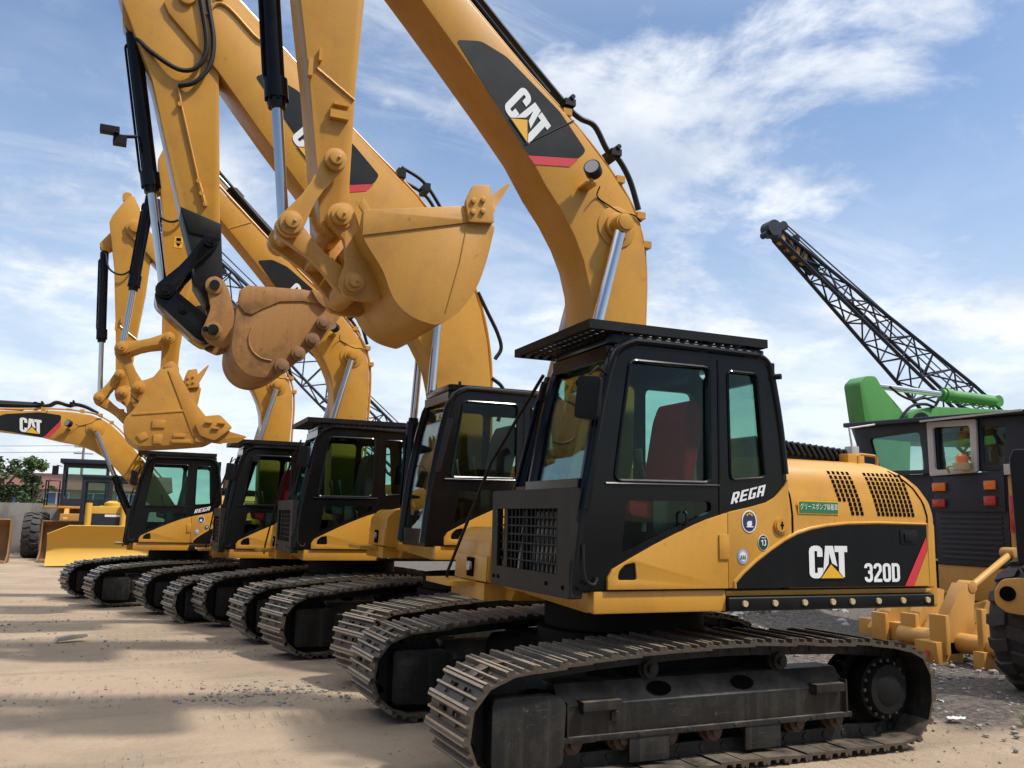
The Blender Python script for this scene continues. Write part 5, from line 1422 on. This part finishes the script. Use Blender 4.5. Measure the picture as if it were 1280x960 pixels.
# loader at the right edge: only a tyre, the hitch lug and the black post show
wl = thing('wheel_loader', 'wheel loader at the right edge of the photo, showing one big dusty tyre', 'wheel loader', (9.5, 6.2, 0))
wheel(wl, (-.30, .50, .66), .74, .52, radians(-86), 'yellow_grader')
wheel(wl, (-.14, -1.7, .66), .74, .52, radians(-86), 'yellow_grader')
bm = BM()
Z = Matrix.Translation((-.50, .80, 0)) @ Matrix.Rotation(radians(-52), 4, 'Z')
plate_y = rounded([(.02, .92), (.02, 1.06), (.10, 1.17), (.24, 1.19), (.70, 1.16), (.70, .70), (.40, .74), (.30, .82), (.12, .84)], .04)
prism(bm, [(x - .17, z) for x, z in plate_y], -.92, -.80, 'y', 0, Z)
box(bm, .36, 1.7, -.9, .5, .75, 1.4, 0, Z)
obj('frame', bm, 'yellow_grader', wl, bevel=.02)
bm = BM(); cyl(bm, Z @ Vector((-.03, -.935, 1.03)), Z @ Vector((-.03, -.922, 1.03)), .075, seg=20); obj('hitch_eye', bm, 'hole', wl)
bm = BM(); prism(bm, rounded([(.08, 1.32), (.5, 1.32), (.5, 2.50), (.10, 2.50), (.06, 2.40)], .03), -.9, -.6, 'y', 0, Z); box(bm, .51, 1.7, -.85, .6, 1.45, 2.3, 0, Z); obj('engine_housing', bm, 'black_matt', wl, bevel=.02)

# ------------------------------------------------------------------ green excavator beyond the grader
ge = thing('excavator', 'green excavator with folded arm beyond the grader', 'excavator', (19.5, 15.5, 0))
def PG(x, z): return (x - 19.5, z)
def P16(px, py, y=15.5):      # yard point on the vertical plane of the green arm
    return None
bm = BM()
prism(bm, rounded([(-4.40, 4.92), (-4.20, 5.10), (-3.90, 5.12), (-3.72, 4.88), (-3.1, 4.35), (-2.9, 3.6), (-3.0, 2.6), (-3.35, 2.2), (-3.7, 2.6), (-4.28, 4.05)], .08), -.25, .25, 'y')
gs = obj('stick', bm, 'green_paint', ge, bevel=.03)
bm = BM(); prism(bm, rounded([(-3.0, 4.30), (-2.2, 4.52), (.6, 4.62), (2.6, 3.4), (2.6, 2.6), (.4, 3.7), (-2.4, 3.6), (-3.05, 3.75)], .1), -.3, .3, 'y'); obj('boom', bm, 'green_paint', ge, bevel=.03)
ram(ge, 'stick_cylinder', (.3, 4.85), (-3.95, 4.95), 0, .14, .075, .42, True, ('green_paint', 'chrome'))
hose(ge, [(-3.2, -.27, 3.7), (-3.25, -.3, 4.1), (-2.95, -.33, 4.45), (-2.5, -.33, 4.55), (-2.2, -.33, 4.5)], .035)
hose(ge, [(-3.5, -.26, 4.9), (-3.2, -.32, 4.7), (-2.8, -.32, 4.62), (-2.5, -.32, 4.7), (-2.1, -.3, 4.62)], .03)
bm = BM(); cyl(bm, (-2.6, -.34, 4.05), (-2.6, .34, 4.05), .30, seg=20); obj('boom_pin', bm, 'black_matt', ge)
bm = BM(); prism(bm, rounded([(-3.5, 2.4), (-3.0, 2.5), (-2.3, 1.6), (-2.4, .6), (-3.2, .25), (-3.9, .6), (-3.6, 1.6)], .1), -.5, .5, 'y'); obj('bucket', bm, 'green_paint', ge, bevel=.02)
bm = BM(); box(bm, 1.6, 5.2, -1.4, 1.4, 1.1, 2.6); box(bm, 1.0, 2.4, -1.4, -.4, 1.1, 3.0); obj('house', bm, 'green_paint', ge, bevel=.06)
for y in (-1.1, 1.1):
    t = obj('track', track_chain, ['steel', 'steel_dark', 'hole', 'steel_worn'], ge, key='track_chain'); t.location = (3.0, y, 0)

# ------------------------------------------------------------------ lattice-boom cranes
def lattice_bm(a, b, w0, w1, n, r, up):
    a, b = Vector(a), Vector(b); d = (b - a).normalized(); s = d.cross(up).normalized(); u = s.cross(d).normalized()
    bm = BM()
    def corner(t, k):
        w = w0 + (w1 * .62 - w0) * max(0, (t - .45) / .55) if t > .45 else w0
        w = w0 * min(1, .35 + t * 6) if t < .11 else w
        sx, sy = ((-1, -1), (1, -1), (1, 1), (-1, 1))[k]
        return a.lerp(b, t) + s * (sx * w / 2) + u * (sy * w / 2)
    for k in range(4):
        tube(bm, [corner(i / n, k) for i in range(n + 1)], r, 6)
    for i in range(n):
        for k in range(4):
            j = (k + 1) % 4
            p, q = (corner(i / n, k), corner((i + 1) / n, j)) if i % 2 else (corner(i / n, j), corner((i + 1) / n, k))
            tube(bm, [p, q], r * .5, 5)
            tube(bm, [corner(i / n, k), corner(i / n, j)], r * .45, 5)
    return bm

def crane(label, base, tip, w0, w1, n, r, gz0=-.2, stripes=True, body=(4.2, 3.2)):
    root = thing('crawler_crane', label, 'crane', (base[0], base[1], gz0))
    B = Vector((0, 0, base[2] - gz0)); T = Vector(tip) - Vector((base[0], base[1], gz0))
    up = Vector((0, 0, 1))
    lb = obj('lattice_boom', lattice_bm(B, T, w0, w1, n, r, up), 'crane_dark', root)
    d = (T - B).normalized(); s = d.cross(up).normalized(); u = s.cross(d)
    X = Matrix((( d.x, s.x, u.x, T.x), (d.y, s.y, u.y, T.y), (d.z, s.z, u.z, T.z), (0, 0, 0, 1)))
    L = (T - B).length
    bm = BM(); k = w1 * .78
    box(bm, -k * 5.0, k * .8, -k * .42, k * .42, -k * .5, k * .55, 0, X)
    cyl(bm, X @ Vector((k * .9, -k * .6, 0)), X @ Vector((k * .9, k * .6, 0)), k * .75, seg=16); cyl(bm, X @ Vector((k * .2, -k * .5, k * .9)), X @ Vector((k * .2, k * .5, k * .9)), k * .45, seg=14)
    cyl(bm, X @ Vector((-k * 1.5, -k * .5, k * .8)), X @ Vector((-k * 1.5, k * .5, k * .8)), k * .4, seg=14); cyl(bm, X @ Vector((k * 1.1, -k * .4, -k * .9)), X @ Vector((k * 1.1, k * .4, -k * .9)), k * .3, seg=12)
    hd = obj('boom_head', bm, 'crane_dark', lb)
    if stripes:
        for i in range(4):
            bm = BM(); x0 = -k * 3.6 + i * k * .95
            prism(bm, [(x0, -k * .5), (x0 + k * .4, -k * .5), (x0 + k * .75, k * .55), (x0 + k * .35, k * .55)], -k * .43, k * .43, 'y', 0, X @ Matrix.Scale(1.015, 4)); obj('stripe', bm, 'yellow_grader', hd)
    # rear mast and pendant lines
    mast = Vector((-d.x * L * .08, -d.y * L * .08, B.z + L * .035))
    bm = BM(); tube(bm, [B, mast], r * 1.4, 6); obj('mast', bm, 'crane_dark', root)
    bm = BM()
    for o_ in (-.5, .5):
        tube(bm, [mast + s * o_ * w0 * .6, T + s * o_ * w1 + u * w1 * .8], r * .42, 5)
    tube(bm, [B + u * w0 * .7, T + u * w1 * 1.0], r * .35, 5)
    obj('pendant_line', bm, 'wire', root)
    h = Vector((-d.x, -d.y, 0)).normalized(); ang = atan2(h.y, h.x)
    Z = Matrix.Rotation(ang, 4, 'Z')
    bm = BM(); box(bm, -1.0, body[0], -body[1] / 2, body[1] / 2, 1.2, 3.2, 0, Z); obj('house', bm, 'crane_dark', root, bevel=.05)
    bm = BM(); box(bm, -2.2, -1.02, -body[1] / 2, -body[1] / 2 + 1.3, 1.3, 3.0, 0, Z); obj('cab', bm, 'crane_dark', root, bevel=.06)
    for y in (-body[1] / 2 - .2, body[1] / 2 - .5):
        bm = BM(); prism(bm, rounded([(-2.6, 0), (3.2, 0), (3.2, 1.1), (-2.6, 1.1)], .5, 6), y, y + .7, 'y', 0, Z); obj('track', bm, 'steel_dark', root)
    return root
CR1_TIP, CR1_BASE = (34.6, 41.0, 18.9), (60.5, 41.0, 1.6)
CR2_TIP, CR2_BASE = (0.55, 62.0, 21.0), (20.5, 62.0, 3.2)
crane('crawler crane at right, its dark lattice boom with striped yellow head against the sky', CR1_BASE, CR1_TIP, 2.5, .85, 17, .12)
crane('far crawler crane behind the row, thin dark lattice boom between the yellow arms', CR2_BASE, CR2_TIP, 2.3, 1.3, 15, .10, stripes=False)

# ------------------------------------------------------------------ far left: bulldozer, loader, wall, house, trees
bd = thing('bulldozer', 'bright yellow bulldozer with a wide straight blade at far left', 'bulldozer', (-.75, 33.2, -.2))
bm = BM()
sec = [(0.0, 0), (-.24, .03), (-.06, .22), (.07, .42), (.13, .66), (.08, .92), (-.05, 1.15), (-.22, 1.34), (-.16, 1.36), (.06, 1.15), (.20, .9), (.24, .6), (.16, .2)]
rings = []
for x, k in ((-1.75, .80), (-1.72, .80), (-1.12, 1.0), (1.12, 1.0), (1.72, .80), (1.75, .80)):
    rings.append([bm.verts.new((x, y - .0, z * k)) for y, z in sec])
for q in range(len(rings) - 1):
    for m_ in range(len(sec)): bm.faces.new((rings[q][m_], rings[q][(m_ + 1) % len(sec)], rings[q + 1][(m_ + 1) % len(sec)], rings[q + 1][m_]))
bm.faces.new(rings[0][::-1]); bm.faces.new(rings[-1])
obj('blade', bm, 'yellow_bright', bd, bevel=.012)
bm = BM(); box(bm, -.62, .62, 1.1, 2.9, .9, 1.95); box(bm, -.66, .66, .95, 1.1, .8, 2.0); obj('hood', bm, 'yellow_bright', bd, bevel=.05)
bm = BM(); box(bm, -.60, .60, .93, .95, 1.25, 1.75); obj('radiator_panel', bm, 'crane_dark', bd)
bm = BM(); stencil(bm, [[(-.1, 1.64), (.5, 1.64), (.5, 1.72), (-.1, 1.72)]], lambda u, v, o: Vector((u, .925, v)), 0); obj('name_plate', bm, 'white', bd)
for x in (-.62, .50):
    bm = BM(); cyl(bm, (x, .75, 1.0), (x, .88, 2.1), .11, seg=14); cyl(bm, (x, .62, .5), (x, .75, 1.0), .06, seg=10); obj('lift_cylinder', bm, 'yellow_bright', bd)
bm = BM(); cyl(bm, (.1, 1.6, 1.95), (.1, 1.6, 2.12), .26, seg=20); cyl(bm, (.1, 1.6, 2.12), (.1, 1.6, 2.2), .26, .12, seg=20); box(bm, -.3, .6, 1.5, 2.4, 1.95, 2.03); obj('air_cleaner', bm, 'yellow_bright', bd)
bm = BM(); plate(bm, [(-1.0, 1.1), (1.0, 1.1), (1.0, 3.05), (-1.0, 3.05)], [[(-.88, 1.7), (-.1, 1.7), (-.1, 2.9), (-.88, 2.9)], [(.05, 1.9), (.88, 1.9), (.88, 2.9), (.05, 2.9)]], 2.9, 2.98, 'y'); box(bm, -1.05, 1.05, 2.85, 4.6, 3.05, 3.15)
for x in (-1.0, .92): plate(bm, [(2.98, 1.1), (4.5, 1.1), (4.5, 3.05), (2.98, 3.05)], [[(3.1, 1.8), (4.4, 1.8), (4.4, 2.9), (3.1, 2.9)]], x, x + .08, 'x')
plate(bm, [(-1.0, 1.1), (1.0, 1.1), (1.0, 3.05), (-1.0, 3.05)], [[(-.85, 1.8), (.85, 1.8), (.85, 2.9), (-.85, 2.9)]], 4.42, 4.5, 'y')
c = obj('cab', bm, 'crane_dark', bd, bevel=.01)
bm = BM(); box(bm, -.92, .92, 2.93, 2.936, 1.6, 2.95); obj('window_pane', bm, 'glass', c)
for x in (-1.15, .60):
    bm = BM(); prism(bm, rounded([(.6, .05), (4.8, .05), (5.1, .5), (4.8, 1.0), (.6, .95), (.35, .5)], .3, 4), x, x + .55, 'x'); obj('track', bm, 'steel_dark', bd)
for s in (-1, 1):
    bm = BM(); box(bm, s * 1.45 - .09, s * 1.45 + .09, .15, 2.6, .28, .5); tube(bm, [(s * 1.45, .2, 1.0), (s * 1.35, 1.4, .5)], .06, 8); obj('push_arm', bm, 'yellow_bright', bd)

wo = thing('wheel_loader', 'wheel loader with tall cab, hand rails and a brown bucket behind the bulldozer', 'wheel loader', (-1.85, 37.0, -.2))
bm = BM()
prism(bm, [(-1.15, .0), (.1, .0), (.25, .35), (.2, 1.25), (-.15, 1.45), (-.1, .9), (-.3, .25)], -1.15, -1.1, 'x'); prism(bm, [(-1.15, .0), (.1, .0), (.25, .35), (.2, 1.25), (-.15, 1.45), (-.1, .9), (-.3, .25)], 1.5, 1.55, 'x')
prism(bm, [(-1.15, .0), (.1, .0), (.25, .35), (.2, 1.25), (-.15, 1.45), (-.17, 1.42), (.14, 1.2), (.18, .38), (.07, .06), (-1.15, .06)], -1.1, 1.5, 'x')
obj('bucket', bm, 'yellow_brown', wo, bevel=.01)
for x in (-1.85, 1.25): wheel(wo, (x + .2, 2.4, .85), .86, .62); wheel(wo, (x + .2, 5.4, .85), .86, .62)
bm = BM(); box(bm, -.7, .7, 1.6, 4.2, .8, 1.7); box(bm, -.95, .95, 4.2, 7.2, 1.0, 2.3); box(bm, -1.5, 1.5, 3.2, 4.5, 1.9, 2.0); obj('chassis', bm, 'yellow_grader', wo, bevel=.03)
for s in (-1, 1):
    bm = BM(); prism(bm, [(.2, .5), (.4, .9), (2.2, 1.9), (2.6, 1.7), (.8, .6), (.4, .3)], s * .5 - .08, s * .5 + .08, 'x'); obj('lift_arm', bm, 'yellow_worn', wo)
    bm = BM(); tube(bm, [(s * 1.4, 3.2, 2.0), (s * 1.4, 3.2, 3.0), (s * 1.4, 4.3, 3.0), (s * 1.4, 4.3, 2.0)], .03, 6); tube(bm, [(s * 1.4, 3.2, 2.5), (s * 1.4, 4.3, 2.5)], .025, 6); tube(bm, [(s * 1.4, 3.2, 3.0), (s * .9, 3.2, 3.0), (s * .9, 3.2, 2.0)], .03, 6); obj('hand_rail', bm, 'black_matt', wo)
bm = BM()
for y in (3.45, 4.85): plate(bm, [(-.85, 1.9), (.85, 1.9), (.85, 3.75), (-.85, 3.75)], [[(-.75, 2.3), (.75, 2.3), (.75, 3.62), (-.75, 3.62)]], y, y + .08, 'y')
for x in (-.85, .77): plate(bm, [(3.53, 1.9), (4.85, 1.9), (4.85, 3.75), (3.53, 3.75)], [[(3.6, 2.4), (4.78, 2.4), (4.78, 3.62), (3.6, 3.62)]], x, x + .08, 'x')
box(bm, -.98, .98, 3.3, 5.05, 3.75, 3.92)
c = obj('cab', bm, 'crane_dark', wo, bevel=.02)
bm = BM(); box(bm, -.77, .77, 3.48, 3.486, 2.3, 3.64); obj('window_pane', bm, 'glass', c)
bm = BM(); box(bm, -1.25, -1.02, 3.4, 3.5, 3.25, 3.62); tube(bm, [(-.9, 3.5, 3.6), (-1.1, 3.45, 3.65), (-1.1, 3.45, 3.5)], .02, 6); obj('mirror', bm, 'black_matt', c)

lb = BM()
prism(lb, [(-.9, 0), (.1, 0), (.3, .3), (.25, 1.3), (-.2, 1.5), (-.12, .9), (-.3, .25)], 1.25, 1.3, 'x'); prism(lb, [(-.9, 0), (.1, 0), (.3, .3), (.25, 1.3), (-.2, 1.5), (-.12, .9), (-.3, .25)], -1.3, -1.25, 'x')
prism(lb, [(-.9, 0), (.1, 0), (.3, .3), (.25, 1.3), (-.2, 1.5), (-.22, 1.46), (.18, 1.24), (.22, .34), (.06, .06), (-.9, .06)], -1.25, 1.25, 'x')
o = obj('loader_bucket', lb, 'yellow_brown', None, bevel=.01); o.location = (-5.15, 36.0, -.2); tag(o, 'brown loader bucket standing on the ground at the left edge', 'bucket')

def wall():
    bm = BM()
    for i in range(16):
        x0 = -14 + i * 2.0
        box(bm, x0 * 1.0 + .002, x0 + 1.998, -.12, .12, 0, 2.10)
    o = obj('concrete_wall', bm, 'concrete', None, bevel=.015); o.location = (0, 44, -.2); o.rotation_euler = (0, 0, radians(2))
    tag(o, 'stained grey concrete wall at the far end of the yard', 'wall')
wall()
hs = thing('house', 'low white house with a red roof behind the concrete wall', 'house', (-5.0, 66, -.2))
bm = BM(); box(bm, -4, 7, 0, 6, 0, 3.14); obj('wall', bm, 'house_white', hs)
bm = BM(); prism(bm, [(-.6, 3.15), (6.6, 3.15), (3, 4.3)], -4.5, 7.5, 'x'); obj('roof', bm, 'roof_red', hs)
for x in (-2.6, -.4, 1.8, 4.0):
    bm = BM(); box(bm, x, x + 1.5, -.06, -.002, 1.9, 3.0); w = obj('window', bm, 'white', hs)
    bm = BM(); box(bm, x + .08, x + .70, -.075, -.062, 1.98, 2.92); box(bm, x + .80, x + 1.42, -.075, -.062, 1.98, 2.92); obj('pane', bm, 'pane_blue', w)

def tree(label, x, y, h, r, seed, z=-.2):
    root = thing('tree', label, 'tree', (x, y, z)); rnd = random.Random(seed)
    bm = BM(); tube(bm, [(0, 0, 0), (.1, .05, h * .35), (0, 0, h * .75)], .14, 8, n=3)
    tips = []
    for i in range(9):
        a = rnd.uniform(0, 6.28); z0 = h * rnd.uniform(.3, .65); e = Vector((cos(a) * r * .75, sin(a) * r * .75, z0 + h * rnd.uniform(.1, .3)))
        tube(bm, [(0, 0, z0), e * .5 + Vector((0, 0, z0 * .5)), e], .05, 6); tips.append(e)
    obj('trunk', bm, 'bark', root)
    for mat, frac in (('leaf_a', .6), ('leaf_b', .4)):
        bm = BM()
        cl = [Vector((rnd.gauss(0, .45) * r, rnd.gauss(0, .45) * r, h * rnd.uniform(.38, 1.0))) for _ in range(int(38 * frac))]
        for c in cl:
            cr = r * rnd.uniform(.14, .34)
            for _ in range(90):
                p = c + Vector((rnd.gauss(0, .5), rnd.gauss(0, .5), rnd.gauss(0, .4))) * cr
                a = Vector((rnd.uniform(-1, 1), rnd.uniform(-1, 1), rnd.uniform(-.5, .5))).normalized(); b = a.cross(Vector((rnd.uniform(-1, 1), rnd.uniform(-1, 1), rnd.uniform(-1, 1)))).normalized()
                s = rnd.uniform(.05, .12)
                bm.faces.new([bm.verts.new(p + a * s * 1.5), bm.verts.new(p + b * s * .6), bm.verts.new(p - a * s * 1.5), bm.verts.new(p - b * s * .6)])
        me = bpy.data.meshes.new('crown'); bm.to_mesh(me); bm.free(); me.materials.append(M[mat])
        o = bpy.data.objects.new('crown', me); COL.objects.link(o); o.parent = root
tree('leafy green tree at the left edge behind the concrete wall', -6.85, 57, 4.7, 1.35, 4)
tree('smaller pale feathery tree beside the loader cab, behind the wall', -5.15, 56, 4.6, .95, 9)

pl = BM()
for k in range(2):
    pts = [Vector((-60 + 55.5 * i / 24, 90 + .2 * k, 6.9 + k * .6 - .9 * (1 - ((i - 12) / 12) ** 2))) for i in range(25)]
    tube(pl, pts, .02, 4)
o = obj('power_line', pl, 'wire'); tag(o, 'two thin power lines crossing the sky at far left', 'power line')
for x in (-60, -4.5):
    bm = BM(); cyl(bm, (0, 0, 0), (0, 0, 7.9), .16, .11, seg=10); box(bm, -.8, .8, -.05, .05, 7.0, 7.1); box(bm, -.8, .8, -.05, .05, 7.6, 7.7)
    o = obj('utility_pole', bm, 'concrete'); o.location = (x, 90.1, -.3); tag(o, 'concrete utility pole at the %s end of the power lines' % ('left' if x < -30 else 'right'), 'pole', None)

# ------------------------------------------------------------------ light
SUN = Vector((.42, -.36, .83)).normalized()
sun = bpy.data.lights.new('sun', 'SUN'); sun.energy = 3.5; sun.angle = radians(3.6); sun.color = (1, .95, .87)
so = bpy.data.objects.new('sun', sun); COL.objects.link(so); so.rotation_euler = SUN.to_track_quat('Z', 'Y').to_euler()
w = bpy.data.worlds.new('World'); scene.world = w; w.use_nodes = True
nt = w.node_tree
for n in list(nt.nodes): nt.nodes.remove(n)
N, L = nt.nodes.new, nt.links.new
out = N('ShaderNodeOutputWorld'); bg = N('ShaderNodeBackground'); L(bg.outputs[0], out.inputs[0]); bg.inputs[1].default_value = .12
sky = N('ShaderNodeTexSky'); sky.sky_type = 'NISHITA'; sky.sun_disc = False
sky.sun_elevation = math.asin(SUN.z); sky.sun_rotation = atan2(SUN.x, SUN.y)
sky.air_density = 1.0; sky.dust_density = .7; sky.ozone_density = 2.2
tc = N('ShaderNodeTexCoord')
sep = N('ShaderNodeSeparateXYZ'); L(tc.outputs['Generated'], sep.inputs[0])
def mth(op, a, b=None):
    q = N('ShaderNodeMath'); q.operation = op
    for i, v in enumerate((a, b)):
        if v is None: continue
        if isinstance(v, (int, float)): q.inputs[i].default_value = v
        else: L(v, q.inputs[i])
    return q.outputs[0]
zz = mth('MAXIMUM', sep.outputs['Z'], 0.0)
den = mth('ADD', zz, .22)
cx, cy = mth('DIVIDE', sep.outputs['X'], den), mth('DIVIDE', sep.outputs['Y'], den)
cmb = N('ShaderNodeCombineXYZ'); L(cx, cmb.inputs[0]); L(cy, cmb.inputs[1])
def wnoise(scale, detail, rough, rotz, stretch, dist=0, offs=(0, 0, 0)):
    mp = N('ShaderNodeMapping'); mp.inputs['Rotation'].default_value = (0, 0, rotz); mp.inputs['Scale'].default_value = (*stretch, 1); mp.inputs['Location'].default_value = offs
    L(cmb.outputs[0], mp.inputs[0])
    n = N('ShaderNodeTexNoise'); n.inputs['Scale'].default_value = scale; n.inputs['Detail'].default_value = detail; n.inputs['Roughness'].default_value = rough; n.inputs['Distortion'].default_value = dist
    L(mp.outputs[0], n.inputs['Vector']); return n.outputs['Fac']
def wr(src, a, b, c=0, d=1):
    r = N('ShaderNodeMapRange'); r.interpolation_type = 'SMOOTHSTEP'
    for i, v in enumerate((a, b, c, d)): r.inputs[i + 1].default_value = v
    L(src, r.inputs[0]); return r.outputs[0]
puffs = wr(wnoise(2.1, 12, .63, .3, (1, 1), .2, (3.1, 1.7, 0)), .45, .63)
big = wr(wnoise(.85, 3, .5, 0, (1, 1), 0, (1.3, 4.2, 0)), .37, .56)
wisps = wr(wnoise(2.0, 12, .68, -.75, (.42, 1.5), .6, (7.0, 2.0, 0)), .47, .80, 0, .70)
veil = wr(wnoise(.9, 8, .6, .5, (1, .7), .5, (5.0, 9.0, 0)), .42, .74, 0, .30)
m1 = mth('MULTIPLY', puffs, big)
# clouds kept to the viewed side; unseen sky dimmed to cut fill light
front = wr(mth('ADD', mth('ADD', mth('MULTIPLY', sep.outputs['X'], .385), mth('MULTIPLY', sep.outputs['Y'], .91)), mth('MULTIPLY', sep.outputs['Z'], .15)), .50, .80)
over = wr(zz, .48, .72)  # bright white cover overhead, mostly unseen, added to fill ground shadows
m2 = mth('MULTIPLY', mth('MAXIMUM', mth('MAXIMUM', m1, wisps), veil), mth('MAXIMUM', front, mth('MULTIPLY', over, .9)))
m2 = mth('MAXIMUM', m2, mth('MULTIPLY', over, .80))
hz = wr(zz, .0, .62, 1, 0)
haze = mth('MULTIPLY', mth('POWER', hz, 2.3), mth('ADD', mth('MULTIPLY', front, .72), .12))
mask = mth('MINIMUM', mth('ADD', m2, mth('MULTIPLY', haze, mth('SUBTRACT', 1.0, m2))), 1.0)
shade = wnoise(2.6, 7, .6, .2, (1, 1), .2, (2.2, 8.0, 0))
cc = N('ShaderNodeMix'); cc.data_type = 'RGBA'; cc.inputs[6].default_value = (4.6, 5.05, 5.8, 1); cc.inputs[7].default_value = (6.6, 6.8, 7.1, 1); L(wr(shade, .36, .62), cc.inputs[0])
boost = N('ShaderNodeVectorMath'); boost.operation = 'SCALE'; L(sky.outputs[0], boost.inputs[0]); L(mth('ADD', mth('MAXIMUM', mth('MULTIPLY', front, .62), mth('MULTIPLY', over, 1.0)), .5), boost.inputs['Scale'])
cl = N('ShaderNodeVectorMath'); cl.operation = 'SCALE'; L(cc.outputs[2], cl.inputs[0]); L(mth('ADD', 1.0, mth('MULTIPLY', over, .75)), cl.inputs['Scale'])
mx = N('ShaderNodeMix'); mx.data_type = 'RGBA'; L(mask, mx.inputs[0]); L(boost.outputs[0], mx.inputs[6]); L(cl.outputs[0], mx.inputs[7])
L(mx.outputs[2], bg.inputs[0])

# ------------------------------------------------------------------ camera
cam = bpy.data.cameras.new('camera'); co = bpy.data.objects.new('camera', cam); COL.objects.link(co); scene.camera = co
cam.sensor_fit = 'HORIZONTAL'; cam.sensor_width = 36; cam.lens = 36 * 1101.66 / 1280
cam.clip_start = .05; cam.clip_end = 6000
pt, ro, ya = radians(8.6732), radians(1.2132), radians(22.95)
F = Vector((sin(ya) * cos(pt), cos(ya) * cos(pt), sin(pt))); Rr = Vector((cos(ya), -sin(ya), 0)); Uu = Rr.cross(F)
R2 = Rr * cos(ro) + Uu * sin(ro); U2 = Uu * cos(ro) - Rr * sin(ro)
co.matrix_world = Matrix(((R2.x, U2.x, -F.x, 0), (R2.y, U2.y, -F.y, 0), (R2.z, U2.z, -F.z, 1.68), (0, 0, 0, 1)))

scene.view_settings.view_transform = 'Standard'; scene.view_settings.look = 'None'; scene.view_settings.gamma = 1
scene.view_settings.exposure = 0.40; scene.view_settings.use_curve_mapping = False
scene.cycles.max_bounces = 8; scene.cycles.transparent_max_bounces = 16; scene.cycles.use_denoising = True
